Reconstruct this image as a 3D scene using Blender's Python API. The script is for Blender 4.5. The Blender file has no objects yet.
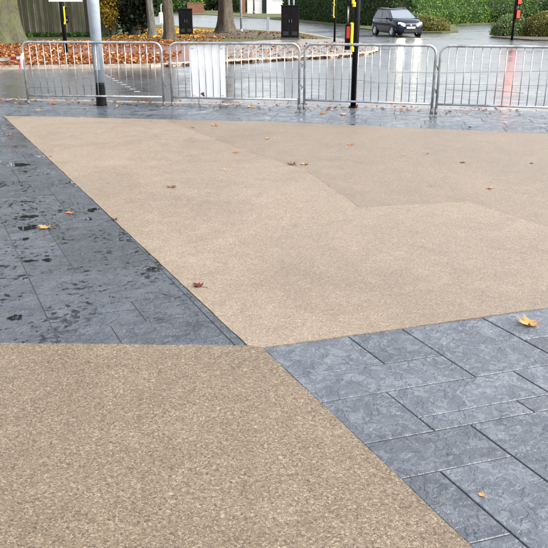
import bpy, math, random
import numpy as np
from mathutils import Vector, Matrix

R = math.radians
rng = random.Random(11)
nrg = np.random.default_rng(7)
S = bpy.context.scene
COL = S.collection

# ------------------------------------------------------------------ camera, sky, sun, exposure
cam = bpy.data.objects.new('camera', bpy.data.cameras.new('camera'))
COL.objects.link(cam)
cam.location = (0, 0, 1.7)
cam.rotation_euler = (R(90 - 20.9), 0, 0)
cam.data.sensor_width = 36
cam.data.lens = 36 * 707 / 548
cam.data.clip_start = 0.05
cam.data.clip_end = 2000
S.camera = cam

SUN_EL, SUN_AZ = R(44), R(106)
W = bpy.data.worlds.new('World')
S.world = W
W.use_nodes = True
wn, wl = W.node_tree.nodes, W.node_tree.links
bg = wn['Background']
sky = wn.new('ShaderNodeTexSky')
sky.sky_type = 'NISHITA'
sky.sun_disc = False
sky.sun_elevation = SUN_EL
sky.sun_rotation = SUN_AZ
sky.air_density = 1.0
sky.dust_density = 4.0
sky.ozone_density = 1.0
hs = wn.new('ShaderNodeHueSaturation')          # overcast: the blue washed out evenly
hs.inputs['Saturation'].default_value = 0.30
wl.new(sky.outputs[0], hs.inputs['Color'])
wl.new(hs.outputs[0], bg.inputs['Color'])
bg.inputs['Strength'].default_value = 0.15

sun = bpy.data.objects.new('sun', bpy.data.lights.new('sun', 'SUN'))
COL.objects.link(sun)
sun.data.energy = 0.8
sun.data.angle = R(45)
sun.data.color = (1.0, 0.96, 0.9)
sd = Vector((math.sin(SUN_AZ) * math.cos(SUN_EL), math.cos(SUN_AZ) * math.cos(SUN_EL), math.sin(SUN_EL)))
sun.rotation_euler = (-sd).to_track_quat('-Z', 'Y').to_euler()

S.view_settings.view_transform = 'Standard'
S.view_settings.look = 'None'
S.view_settings.exposure = 1.6
S.view_settings.gamma = 1
S.cycles.max_bounces = 4
S.cycles.diffuse_bounces = 2
S.cycles.glossy_bounces = 3
S.cycles.sample_clamp_indirect = 6


# ------------------------------------------------------------------ materials
class N:
    def __init__(s, name):
        s.m = bpy.data.materials.new(name)
        s.m.use_nodes = True
        s.t = s.m.node_tree
        s.b = s.t.nodes['Principled BSDF']

    def new(s, typ, **kw):
        n = s.t.nodes.new('ShaderNode' + typ)
        for k, v in kw.items():
            if k in n.inputs:
                s.put(n.inputs[k], v)
            else:
                setattr(n, k, v)
        return n

    def put(s, sock, v):
        if isinstance(v, bpy.types.NodeSocket):
            s.t.links.new(v, sock)
        else:
            if isinstance(v, (tuple, list)) and len(v) == 3 and len(sock.default_value) == 4:
                v = tuple(v) + (1,)
            if isinstance(v, (int, float)) and sock.type == 'RGBA':
                v = (v, v, v, 1)
            sock.default_value = v

    def set(s, **kw):
        for k, v in kw.items():
            s.put(s.b.inputs[k.replace('_', ' ')], v)
        return s

    def pos(s, scale=None):
        p = s.new('NewGeometry').outputs['Position']
        if scale:
            p = s.new('VectorMath', operation='MULTIPLY')
            s.put(p.inputs[0], s.new('NewGeometry').outputs['Position'])
            s.put(p.inputs[1], scale)
            p = p.outputs[0]
        return p

    def noise(s, scale, detail=4, rough=0.55, dist=0.0, vec=None):
        n = s.new('TexNoise')
        n.inputs['Scale'].default_value = scale
        n.inputs['Detail'].default_value = detail
        n.inputs['Roughness'].default_value = rough
        n.inputs['Distortion'].default_value = dist
        s.put(n.inputs['Vector'], vec if vec is not None else s.pos())
        return n.outputs['Fac']

    def ramp(s, fac, stops, interp='LINEAR'):
        r = s.new('ValToRGB')
        r.color_ramp.interpolation = interp
        el = r.color_ramp.elements
        while len(el) < len(stops):
            el.new(0.5)
        for e, (p, c) in zip(el, stops):
            e.position = p
            e.color = (c, c, c, 1) if not isinstance(c, (tuple, list)) else tuple(c) + (1,)
        s.put(r.inputs[0], fac)
        return r.outputs[0]

    def math(s, op, a, b=0.0, c=None):
        m = s.new('Math', operation=op)
        s.put(m.inputs[0], a)
        s.put(m.inputs[1], b)
        if c is not None:
            s.put(m.inputs[2], c)
        return m.outputs[0]

    def mix(s, fac, a, b, mode='MIX'):
        m = s.new('MixRGB', blend_type=mode)
        s.put(m.inputs[0], fac)
        s.put(m.inputs[1], a)
        s.put(m.inputs[2], b)
        return m.outputs[0]

    def bump(s, height, strength=1.0, dist=0.01, normal=None):
        b = s.new('Bump')
        b.inputs['Strength'].default_value = strength if not isinstance(strength, bpy.types.NodeSocket) else 1
        if isinstance(strength, bpy.types.NodeSocket):
            s.put(b.inputs['Strength'], strength)
        b.inputs['Distance'].default_value = dist
        s.put(b.inputs['Height'], height)
        if normal is not None:
            s.put(b.inputs['Normal'], normal)
        return b.outputs[0]


M = {}


def simple(name, col, rough=0.5, metal=0.0, var=0.0, scale=8, bump=0.0, coat=0.0, emit=None, estr=0.0):
    n = N(name)
    c = col
    if var:
        f = n.noise(scale, 5)
        c = n.mix(n.ramp(f, [(0.3, 0.0), (0.7, 1.0)]), tuple(x * (1 - var) for x in col), tuple(min(1, x * (1 + var)) for x in col))
        n.set(Roughness=n.ramp(f, [(0.2, max(0.02, rough - 0.12)), (0.8, min(1, rough + 0.12))]))
    else:
        n.set(Roughness=rough)
    n.set(Base_Color=c, Metallic=metal, Coat_Weight=coat)
    if bump:
        n.set(Normal=n.bump(n.noise(scale * 6, 4), 0.6, bump))
    if emit:
        n.set(Emission_Color=emit, Emission_Strength=estr)
    M[name] = n.m
    return n.m


def gravel(name, tint, wet, seed, con=1.0):
    n = N(name)
    off = n.new('VectorMath', operation='ADD')
    n.put(off.inputs[0], n.pos())
    n.put(off.inputs[1], (seed, seed * 0.7, 0))
    v = off.outputs[0]
    # warp the cells so that the chips are angular and uneven
    wn_ = n.new('TexNoise', Scale=95.0, Detail=2.0, Vector=v)
    wv = n.new('VectorMath', operation='MULTIPLY_ADD')
    n.put(wv.inputs[0], wn_.outputs['Color'])
    n.put(wv.inputs[1], (0.0035, 0.0035, 0.0))
    n.put(wv.inputs[2], v)
    vo = n.new('TexVoronoi', Scale=175.0, Vector=wv.outputs[0])
    vo2 = n.new('TexVoronoi', Scale=105.0, Vector=wv.outputs[0])
    sep = n.new('SeparateColor')
    n.put(sep.inputs[0], vo.outputs['Color'])
    sep2 = n.new('SeparateColor')
    n.put(sep2.inputs[0], vo2.outputs['Color'])
    stops = [(0.0, (0.075, 0.056, 0.038)), (0.10, (0.145, 0.108, 0.070)), (0.28, (0.225, 0.172, 0.117)), (0.50, (0.275, 0.217, 0.153)),
             (0.74, (0.325, 0.262, 0.190)), (0.90, (0.45, 0.38, 0.29)), (0.97, (0.54, 0.47, 0.375)), (1.0, (0.28, 0.165, 0.085))]
    mean_ = (0.275, 0.218, 0.156)
    stops = [(p_, tuple(m0 + (x - m0) * con for x, m0 in zip(c_, mean_))) for p_, c_ in stops]
    small = n.ramp(sep.outputs[0], stops)
    large = n.ramp(sep2.outputs[0], stops)
    pick = n.ramp(sep2.outputs[1], [(0.80, 0.0), (0.82, 1.0)])
    stone = n.mix(pick, small, large)
    gap = n.ramp(vo.outputs['Distance'], [(0.45, 1.0), (0.85, 0.72)])      # darker towards the chip edges
    c = n.mix(1.0, stone, gap, 'MULTIPLY')
    big = n.noise(0.55, 4, 0.6, 0.6, v)
    mid = n.noise(4.5, 3, 0.65, 0.3, v)
    pat = n.math('ADD', n.math('MULTIPLY', big, 0.6), n.math('MULTIPLY', mid, 0.4))
    c = n.mix(n.ramp(pat, [(0.36, 0.0), (0.64, 1.0)]), n.mix(1.0, c, (0.85, 0.82, 0.78), 'MULTIPLY'), n.mix(1.0, c, (1.13, 1.13, 1.13), 'MULTIPLY'))
    c = n.mix(1.0, c, tint, 'MULTIPLY')
    stain = n.noise(2.1, 4, 0.7, 1.0, v)
    c = n.mix(n.ramp(stain, [(0.60, 0.0), (0.74, 0.35)]), c, n.mix(1.0, c, (0.66, 0.63, 0.60), 'MULTIPLY'))
    n.set(Base_Color=c, Roughness=n.ramp(pat, [(0.35, wet), (0.65, wet + 0.22)]))
    h = n.math('ADD', n.math('SUBTRACT', 1.0, vo.outputs['Distance']), n.math('MULTIPLY', sep.outputs[1], 0.6))
    n.set(Normal=n.bump(h, 0.6, 0.0026))
    M[name] = n.m
    return n.m


def slate(name, puddle_lo, puddle_hi, tone=1.0, rough=0.34, seed=0.0, relief=0.006, patch=0.5, pscale=26.0):
    n = N(name)
    off = n.new('VectorMath', operation='ADD')
    n.put(off.inputs[0], n.pos())
    n.put(off.inputs[1], (seed, seed * 0.6, 0))
    v = off.outputs[0]
    # cleft terraces: the height climbs in steps, as split slate does
    f = n.noise(6.5, 4, 0.50, 0.35, v)
    K = 10.0
    st = n.math('MULTIPLY', f, K)
    fl = n.math('FLOOR', st)
    fr = n.math('FRACT', st)
    step = n.ramp(fr, [(0.0, 0.0), (0.78, 0.05), (0.93, 1.0), (1.0, 1.0)])
    ter = n.math('MULTIPLY', n.math('ADD', fl, step), 1 / K)
    f2 = n.noise(21, 3, 0.55, 0.6, v)
    st2 = n.math('MULTIPLY', f2, 7.0)
    ter2 = n.math('MULTIPLY', n.math('ADD', n.math('FLOOR', st2), n.ramp(n.math('FRACT', st2), [(0.0, 0.0), (0.75, 0.05), (0.95, 1.0), (1.0, 1.0)])), 1 / 7.0)
    fine = n.noise(70, 3, 0.65, 0.3, v)
    grit = n.noise(260, 2, 0.6, 0.0, v)
    h = n.math('ADD', n.math('ADD', ter, n.math('MULTIPLY', ter2, 0.18)), n.math('ADD', n.math('MULTIPLY', fine, 0.09), n.math('MULTIPLY', grit, 0.03)))
    nb = n.bump(h, 0.9, relief * 8)
    rnd = n.new('ObjectInfo').outputs['Random']
    t3 = lambda c: tuple(tone * x for x in c)
    base = n.ramp(n.noise(8, 4, 0.7, 0.6, v), [(0.32, t3((0.070, 0.082, 0.100))), (0.5, t3((0.100, 0.115, 0.136))), (0.68, t3((0.128, 0.143, 0.164)))])
    # wet sheen painted as a paler colour on some flats, with ragged sharp edges
    pf = n.math('ADD', n.math('MULTIPLY', n.noise(15, 4, 0.6, 1.4, v), 0.7), n.math('MULTIPLY', f, 0.3))
    wet_sheen = n.ramp(pf, [(0.525, 0.0), (0.548, 1.0)])
    base = n.mix(n.math('MULTIPLY', wet_sheen, patch), base, t3((0.235, 0.255, 0.280)))
    base = n.mix(1.0, base, n.ramp(rnd, [(0.0, 0.80), (1.0, 1.18)]), 'MULTIPLY')
    base = n.mix(1.0, base, n.ramp(fine, [(0.3, 0.8), (0.7, 1.15)]), 'MULTIPLY')
    pn = n.math('ADD', n.math('MULTIPLY', n.noise(pscale, 3, 0.5, 0.5, v), 0.60), n.math('MULTIPLY', n.noise(3.0, 3, 0.5, 0.0, v), 0.40))
    pud = n.ramp(pn, [(puddle_lo, 0.0), (puddle_hi, 1.0)])
    base = n.mix(pud, base, n.mix(1.0, base, (0.35, 0.35, 0.36), 'MULTIPLY'))
    geo = n.new('NewGeometry')
    nm = n.new('Mix', data_type='VECTOR')
    n.put(nm.inputs[0], pud)
    n.put(nm.inputs[4], nb)
    n.put(nm.inputs[5], geo.outputs['Normal'])
    damp = n.ramp(n.noise(5.5, 5, 0.6, 0.8, v), [(0.38, rough - 0.08), (0.62, rough + 0.14)])
    damp = n.math('SUBTRACT', damp, n.math('MULTIPLY', wet_sheen, 0.12))
    ro = n.mix(pud, damp, 0.03)
    n.set(Base_Color=base, Roughness=ro, Normal=nm.outputs[1])
    M[name] = n.m
    return n.m


def asphalt(name, col=(0.05, 0.052, 0.056), lo=0.12, hi=0.34):
    n = N(name)
    big = n.noise(0.35, 5, 0.6, 0.8)
    mid = n.noise(3.0, 5, 0.6, 0.4)
    g = n.noise(90, 4, 0.65)
    c = n.mix(n.ramp(g, [(0.35, 0.0), (0.65, 1.0)]), tuple(x * 0.7 for x in col), tuple(x * 1.5 for x in col))
    c = n.mix(n.ramp(mid, [(0.4, 0.0), (0.7, 0.5)]), c, tuple(x * 0.75 for x in col))
    wet = n.math('ADD', n.math('MULTIPLY', big, 0.55), n.math('MULTIPLY', mid, 0.45))
    n.set(Base_Color=c, Roughness=n.ramp(wet, [(0.38, lo), (0.62, hi)]))
    hh = n.math('ADD', n.math('MULTIPLY', g, 0.5), n.math('MULTIPLY', n.noise(22, 3), 0.5))
    n.set(Normal=n.bump(hh, n.ramp(wet, [(0.38, 0.18), (0.62, 0.6)]), 0.006))
    n.set(Coat_Weight=0.65, Coat_Roughness=n.ramp(wet, [(0.38, 0.12), (0.62, 0.34)]), Coat_IOR=1.45)
    M[name] = n.m
    return n.m


def foliage(name, stops, rough=0.5, trans=0.15):
    n = N(name)
    r = n.new('NewGeometry').outputs['Random Per Island']
    c = n.ramp(r, stops)
    n.set(Base_Color=c, Roughness=rough)
    n.b.inputs['Specular IOR Level'].default_value = 0.22
    t = n.new('BsdfTranslucent')
    n.put(t.inputs[0], c)
    mx = n.new('MixShader')
    mx.inputs[0].default_value = trans
    n.t.links.new(n.b.outputs[0], mx.inputs[1])
    n.t.links.new(t.outputs[0], mx.inputs[2])
    n.t.links.new(mx.outputs[0], n.t.nodes['Material Output'].inputs[0])
    M[name] = n.m
    return n.m


def bark(name, c0, c1, moss=None, mossamt=0.5):
    n = N(name)
    v = n.pos((1, 1, 0.22))
    f = n.noise(14, 6, 0.65, 1.0, v)
    f2 = n.noise(40, 4, 0.6, 0.5, v)
    c = n.mix(n.ramp(f, [(0.35, 0.0), (0.65, 1.0)]), c0, c1)
    if moss:
        mm = n.noise(2.2, 6, 0.7, 0.5)
        c = n.mix(n.ramp(mm, [(0.62 - mossamt * 0.4, 0.0), (0.75 - mossamt * 0.3, 0.9)]), c, n.mix(f2, tuple(x * 0.6 for x in moss), tuple(x * 1.4 for x in moss)))
    n.set(Base_Color=c, Roughness=0.8)
    n.set(Normal=n.bump(n.math('ADD', f, n.math('MULTIPLY', f2, 0.4)), 1.0, 0.07))
    M[name] = n.m
    return n.m


gravel('gravel_near', (0.585, 0.565, 0.535), 0.38, 0.0, 0.78)
gravel('gravel_main', (0.82, 0.82, 0.85), 0.42, 3.3, 0.52)
gravel('gravel_back', (0.72, 0.715, 0.735), 0.36, 8.1, 0.5)
slate('slate_left', 0.535, 0.585, 0.60, 0.27, 2.0, 0.0060, 0.12, 22.0)
slate('slate_right', 0.80, 0.84, 0.76, 0.35, 9.0, 0.0032, 0.36)
slate('flag_wet', 0.52, 0.66, 0.8, 0.33, 5.0, 0.0009, 0.15, 7.0)
simple('joint', (0.045, 0.048, 0.054), 0.6, var=0.3, scale=30, bump=0.003)
asphalt('asphalt', (0.055, 0.057, 0.06), 0.18, 0.42)
simple('kerb_granite', (0.24, 0.225, 0.205), 0.5, var=0.3, scale=14, bump=0.004)
simple('kerb_buff', (0.40, 0.34, 0.265), 0.5, var=0.25, scale=9, bump=0.004)
simple('ground_soil', (0.075, 0.062, 0.042), 0.85, var=0.4, scale=2, bump=0.02)
simple('line_white', (0.36, 0.36, 0.35), 0.35, var=0.2, scale=20)
simple('tar', (0.018, 0.018, 0.02), 0.3)
simple('galv', (0.45, 0.46, 0.47), 0.45, 0.8, var=0.34, scale=7)
simple('galv_dull', (0.17, 0.175, 0.18), 0.6, 0.6, var=0.3, scale=30)
simple('white_board', (0.90, 0.905, 0.91), 0.45, var=0.04, scale=5)
simple('lamp_grey', (0.30, 0.345, 0.385), 0.5, 0.0, var=0.12, scale=9)
simple('black_paint', (0.004, 0.004, 0.005), 0.4, var=0.3, scale=12)
simple('black_box', (0.006, 0.005, 0.006), 0.5, var=0.3, scale=4)
simple('dark_green_box', (0.004, 0.006, 0.0055), 0.5, var=0.3, scale=4)
simple('yellow', (0.85, 0.62, 0.02), 0.4)
simple('red_face', (0.30, 0.02, 0.015), 0.4, emit=(1.0, 0.06, 0.03), estr=0.05)
simple('red_lit', (0.5, 0.02, 0.01), 0.4, emit=(1.0, 0.05, 0.015), estr=0.6)
simple('red_lamp', (0.5, 0.02, 0.01), 0.4, emit=(1.0, 0.20, 0.09), estr=34.0)
simple('lens_off', (0.03, 0.02, 0.012), 0.2)
simple('fence_wood', (0.15, 0.14, 0.095), 0.85, var=0.4, scale=3, bump=0.01)
simple('fence_pale', (0.27, 0.25, 0.19), 0.85, var=0.35, scale=4, bump=0.01)
simple('white_wall', (0.74, 0.72, 0.69), 0.7, var=0.08, scale=1)
simple('brick', (0.24, 0.10, 0.065), 0.8, var=0.3, scale=5)
simple('gate_dark', (0.02, 0.03, 0.028), 0.5)
simple('tape_white', (0.75, 0.74, 0.72), 0.45)
simple('tape_red', (0.55, 0.03, 0.03), 0.45)
simple('water', (0.012, 0.013, 0.015), 0.02)
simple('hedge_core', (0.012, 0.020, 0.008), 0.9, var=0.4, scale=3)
simple('red_tarmac', (0.17, 0.085, 0.065), 0.45, var=0.35, scale=5, bump=0.004)
for nm_, c_ in (('fence_wood', (0.17, 0.155, 0.105)), ('fence_pale', (0.30, 0.275, 0.21))):
    n = N(nm_)
    f = n.noise(9, 6, 0.65, 0.6, n.pos((1, 1, 0.12)))
    c = n.mix(n.ramp(f, [(0.3, 0.0), (0.7, 1.0)]), tuple(x * 0.55 for x in c_), c_)
    c = n.mix(1.0, c, n.ramp(n.new('ObjectInfo').outputs['Random'], [(0.0, 0.5), (1.0, 1.35)]), 'MULTIPLY')
    c = n.mix(n.ramp(n.noise(1.6, 5), [(0.45, 0.0), (0.65, 0.6)]), c, (0.07, 0.085, 0.03))
    n.set(Base_Color=c, Roughness=0.85, Normal=n.bump(f, 0.6, 0.02))
    M[nm_] = n.m
n = N('block_paving')
br = n.new('TexBrick', Scale=1.0, Vector=n.pos())
br.inputs['Color1'].default_value = (0.20, 0.165, 0.14, 1)
br.inputs['Color2'].default_value = (0.12, 0.105, 0.095, 1)
br.inputs['Mortar'].default_value = (0.05, 0.045, 0.04, 1)
br.inputs['Brick Width'].default_value = 0.42
br.inputs['Row Height'].default_value = 0.22
br.inputs['Mortar Size'].default_value = 0.012
bc = n.mix(n.ramp(n.noise(1.2, 6, 0.7, 1), [(0.4, 0.0), (0.6, 0.7)]), br.outputs['Color'], (0.27, 0.235, 0.205))
n.set(Base_Color=bc, Roughness=n.ramp(n.noise(1.5, 5), [(0.4, 0.22), (0.6, 0.5)]), Normal=n.bump(n.math('ADD', br.outputs['Fac'], n.noise(30, 4)), 0.5, -0.01))
M['block_paving'] = n.m
for k_ in ('black_paint', 'black_box', 'dark_green_box'):
    M[k_].node_tree.nodes['Principled BSDF'].inputs['Specular IOR Level'].default_value = 0.12

n = N('grass_ground')
gc = n.ramp(n.noise(3.5, 6, 0.7), [(0.3, (0.035, 0.05, 0.012)), (0.5, (0.075, 0.085, 0.02)), (0.7, (0.12, 0.075, 0.03))])
n.set(Base_Color=gc, Roughness=0.8, Normal=n.bump(n.noise(40, 4), 1.0, 0.03))
M['grass_ground'] = n.m

ORANGE = [(0.0, (0.07, 0.026, 0.012)), (0.25, (0.17, 0.055, 0.018)), (0.5, (0.32, 0.10, 0.022)), (0.75, (0.40, 0.16, 0.045)), (0.93, (0.44, 0.25, 0.11)), (1.0, (0.50, 0.36, 0.22))]
foliage('litter', ORANGE, 0.45, 0.05)
foliage('litter_yellow', [(0.0, (0.30, 0.12, 0.02)), (0.4, (0.52, 0.25, 0.03)), (1.0, (0.65, 0.42, 0.06))], 0.45, 0.05)
foliage('yew', [(0.0, (0.008, 0.014, 0.007)), (1.0, (0.022, 0.034, 0.014))], 0.6, 0.05)
foliage('hedge_green', [(0.0, (0.04, 0.085, 0.015)), (0.5, (0.095, 0.19, 0.03)), (1.0, (0.17, 0.28, 0.05))], 0.7)
foliage('hedge_dark', [(0.0, (0.02, 0.05, 0.014)), (1.0, (0.075, 0.14, 0.032))], 0.7)
foliage('bush_olive', [(0.0, (0.08, 0.09, 0.02)), (0.5, (0.17, 0.18, 0.04)), (1.0, (0.27, 0.23, 0.075))], 0.5)
foliage('bush_green', [(0.0, (0.06, 0.105, 0.03)), (0.5, (0.15, 0.22, 0.075)), (1.0, (0.27, 0.33, 0.14))], 0.45)
foliage('autumn_yellow', [(0.0, (0.14, 0.10, 0.015)), (0.5, (0.34, 0.24, 0.03)), (1.0, (0.50, 0.36, 0.05))], 0.5, 0.3)
foliage('autumn_crown', [(0.0, (0.05, 0.055, 0.014)), (0.5, (0.13, 0.10, 0.025)), (1.0, (0.27, 0.15, 0.03))], 0.5, 0.2)
foliage('crown_green', [(0.0, (0.018, 0.035, 0.010)), (1.0, (0.06, 0.085, 0.022))], 0.5, 0.15)
foliage('leaf_tan', [(0.0, (0.44, 0.215, 0.062)), (1.0, (0.48, 0.25, 0.08))], 0.45, 0.1)
foliage('leaf_orange', [(0.0, (0.36, 0.125, 0.035)), (1.0, (0.40, 0.15, 0.045))], 0.45, 0.1)
foliage('leaf_brown', [(0.0, (0.13, 0.055, 0.022)), (1.0, (0.16, 0.07, 0.03))], 0.5, 0.05)
foliage('leaf_red', [(0.0, (0.105, 0.018, 0.012)), (1.0, (0.13, 0.026, 0.015))], 0.45, 0.05)
foliage('leaf_black', [(0.0, (0.014, 0.013, 0.010)), (1.0, (0.02, 0.018, 0.013))], 0.3, 0.0)
foliage('leaf_pale', [(0.0, (0.42, 0.30, 0.17)), (1.0, (0.46, 0.34, 0.2))], 0.45, 0.1)
foliage('leaf_yellow', [(0.0, (0.48, 0.32, 0.05)), (1.0, (0.52, 0.35, 0.07))], 0.45, 0.1)
bark('bark_moss', (0.035, 0.033, 0.02), (0.13, 0.12, 0.075), (0.11, 0.125, 0.045), 0.55)
bark('bark_brown', (0.035, 0.026, 0.017), (0.135, 0.105, 0.07), (0.09, 0.085, 0.04), 0.2)
bark('bark_grey', (0.07, 0.065, 0.055), (0.21, 0.20, 0.175))
simple('car_paint', (0.002, 0.007, 0.020), 0.16, 0.0)
M['car_paint'].node_tree.nodes['Principled BSDF'].inputs['Specular IOR Level'].default_value = 0.35
simple('car_glass', (0.006, 0.008, 0.010), 0.05)
simple('car_screen', (0.16, 0.19, 0.22), 0.05, coat=0.6)
simple('car_trim', (0.012, 0.012, 0.013), 0.5)
simple('tyre', (0.014, 0.014, 0.014), 0.8)
simple('alloy', (0.62, 0.63, 0.65), 0.3, 0.8)
simple('head_lit', (0.9, 0.9, 0.8), 0.1, emit=(1.0, 0.93, 0.62), estr=38.0)
simple('chrome', (0.7, 0.7, 0.72), 0.12, 1.0)
simple('plate_white', (0.7, 0.7, 0.68), 0.4)


# ------------------------------------------------------------------ mesh helpers
class MB:
    def __init__(s):
        s.v, s.f = [], []

    def box(s, x0, x1, y0, y1, z0, z1, bev=0.0):
        if bev:
            b = bev
            k = len(s.v)
            ring = [(x0 + b, y0), (x1 - b, y0), (x1, y0 + b), (x1, y1 - b), (x1 - b, y1), (x0 + b, y1), (x0, y1 - b), (x0, y0 + b)]
            cx, cy = (x0 + x1) / 2, (y0 + y1) / 2
            lev = [(z0, 0.0), (z1 - b, 0.0), (z1, b)]
            for z, ins in lev:
                for (x, y) in ring:
                    s.v.append((x + math.copysign(min(ins, abs(cx - x)), cx - x), y + math.copysign(min(ins, abs(cy - y)), cy - y), z))
            for l in range(2):
                for i in range(8):
                    a, c = k + l * 8 + i, k + l * 8 + (i + 1) % 8
                    s.f.append((a, c, c + 8, a + 8))
            s.f.append(tuple(k + 16 + i for i in range(8)))
            s.f.append(tuple(k + 7 - i for i in range(8)))
            return s
        k = len(s.v)
        s.v += [(x0, y0, z0), (x1, y0, z0), (x1, y1, z0), (x0, y1, z0), (x0, y0, z1), (x1, y0, z1), (x1, y1, z1), (x0, y1, z1)]
        s.f += [tuple(k + i for i in q) for q in ((3, 2, 1, 0), (4, 5, 6, 7), (0, 1, 5, 4), (1, 2, 6, 5), (2, 3, 7, 6), (3, 0, 4, 7))]
        return s

    def tube(s, pts, r, n=8, cap=True):
        pts = [Vector(p) for p in pts]
        rs = r if isinstance(r, (list, tuple)) else [r] * len(pts)
        k = len(s.v)
        t0 = (pts[1] - pts[0]).normalized()
        ref = Vector((0, 0, 1)) if abs(t0.z) < 0.9 else Vector((0, 1, 0))
        a = t0.cross(ref).normalized()
        for i, p in enumerate(pts):
            if i == 0:
                t = t0
            elif i == len(pts) - 1:
                t = (pts[i] - pts[i - 1]).normalized()
            else:
                t = ((pts[i + 1] - pts[i]).normalized() + (pts[i] - pts[i - 1]).normalized()).normalized()
            a = (a - t * a.dot(t)).normalized()
            b = t.cross(a)
            for j in range(n):
                w = 2 * math.pi * j / n
                s.v.append(tuple(p + (a * math.cos(w) + b * math.sin(w)) * rs[i]))
        for i in range(len(pts) - 1):
            for j in range(n):
                q, w = k + i * n + j, k + i * n + (j + 1) % n
                s.f.append((q, w, w + n, q + n))
        if cap:
            s.f.append(tuple(k + n - 1 - j for j in range(n)))
            s.f.append(tuple(k + (len(pts) - 1) * n + j for j in range(n)))
        return s

    def rings(s, rings, cap=True):
        k = len(s.v)
        n = len(rings[0])
        for r in rings:
            s.v += [tuple(p) for p in r]
        for i in range(len(rings) - 1):
            for j in range(n):
                q, w = k + i * n + j, k + i * n + (j + 1) % n
                s.f.append((q, w, w + n, q + n))
        if cap:
            s.f.append(tuple(k + n - 1 - j for j in range(n)))
            s.f.append(tuple(k + (len(rings) - 1) * n + j for j in range(n)))
        return s

    def prism(s, poly, z0, z1, bev=0.0):
        """extruded polygon (counter-clockwise); bev lowers and spreads the top edge"""
        n = len(poly)
        if bev:
            top = inset(poly, bev)
            if len(top) != n:
                top = poly
                bev = 0.0
        k = len(s.v)
        if not bev:
            s.v += [(x, y, z0) for x, y in poly] + [(x, y, z1) for x, y in poly]
            s.f.append(tuple(k + n + i for i in range(n)))
            for i in range(n):
                j = (i + 1) % n
                s.f.append((k + i, k + j, k + n + j, k + n + i))
        else:
            s.v += [(x, y, z0) for x, y in poly] + [(x, y, z1 - bev * 0.7) for x, y in poly] + [(x, y, z1) for x, y in top]
            s.f.append(tuple(k + 2 * n + i for i in range(n)))
            for l in range(2):
                for i in range(n):
                    j = (i + 1) % n
                    s.f.append((k + l * n + i, k + l * n + j, k + (l + 1) * n + j, k + (l + 1) * n + i))
        return s

    def build(s, name, mat, parent=None, smooth=False, loc=None, rz=None):
        me = bpy.data.meshes.new(name)
        me.from_pydata(s.v, [], s.f)
        me.materials.append(M[mat])
        if smooth:
            me.polygons.foreach_set('use_smooth', [True] * len(me.polygons))
        me.update()
        o = bpy.data.objects.new(name, me)
        COL.objects.link(o)
        if parent:
            o.parent = parent
        if loc:
            o.location = loc
        if rz is not None:
            o.rotation_euler = (0, 0, rz)
        return o


def clip_half(poly, p, nrm):
    out = []
    for i in range(len(poly)):
        a, b = poly[i], poly[(i + 1) % len(poly)]
        da = (a[0] - p[0]) * nrm[0] + (a[1] - p[1]) * nrm[1]
        db = (b[0] - p[0]) * nrm[0] + (b[1] - p[1]) * nrm[1]
        if da >= 0:
            out.append(a)
        if (da >= 0) != (db >= 0):
            t = da / (da - db)
            out.append((a[0] + (b[0] - a[0]) * t, a[1] + (b[1] - a[1]) * t))
    return out


def area(poly):
    return 0.5 * sum(poly[i][0] * poly[(i + 1) % len(poly)][1] - poly[(i + 1) % len(poly)][0] * poly[i][1] for i in range(len(poly)))


def clip_to(poly, conv, d=0.0):
    """clip by a convex counter-clockwise polygon pulled in by d"""
    for i in range(len(conv)):
        a, b = conv[i], conv[(i + 1) % len(conv)]
        ex, ey = b[0] - a[0], b[1] - a[1]
        l = math.hypot(ex, ey)
        if l < 1e-6:
            continue
        nx, ny = -ey / l, ex / l
        poly = clip_half(poly, (a[0] + nx * d, a[1] + ny * d), (nx, ny))
        if len(poly) < 3:
            return []
    cl = [p for i, p in enumerate(poly) if math.hypot(p[0] - poly[i - 1][0], p[1] - poly[i - 1][1]) > 1e-4]
    return cl if len(cl) >= 3 else []


def inset(poly, d):
    return clip_to(list(poly), list(poly), d)


def tag(o, label=None, cat=None, group=None, kind=None):
    if label:
        o['label'] = label
    if cat:
        o['category'] = cat
    if group:
        o['group'] = group
    if kind:
        o['kind'] = kind
    return o


def empty(name, loc, rz=0.0):
    o = bpy.data.objects.new(name, None)
    COL.objects.link(o)
    o.location = loc
    o.rotation_euler = (0, 0, rz)
    o.empty_display_size = 0.2
    return o


def copy_tree(o, parent=None):
    c = o.copy()
    COL.objects.link(c)
    c.parent = parent
    for ch in [x for x in bpy.data.objects if x.parent == o]:
        copy_tree(ch, c)
    return c


def struct(name, mb, mat):
    return tag(mb.build(name, mat), kind='structure')


# ------------------------------------------------------------------ ground, road
Z_ROAD = -0.034
Z_VERGE = 0.055
struct('ground', MB().prism([(-700, -400), (700, -400), (700, 900), (-700, 900)], -0.30, -0.075), 'ground_soil')
road = struct('road', MB().prism([(-60, 8), (60, 4), (60, 32), (40, 34), (30, 75), (22, 78), (6, 86), (-5.6, 116), (-34, 190), (-52, 186), (-52, 118),
                                  (-24, 80), (-12, 60), (-12, 40), (-60, 30)], -0.2, Z_ROAD), 'asphalt')

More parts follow.
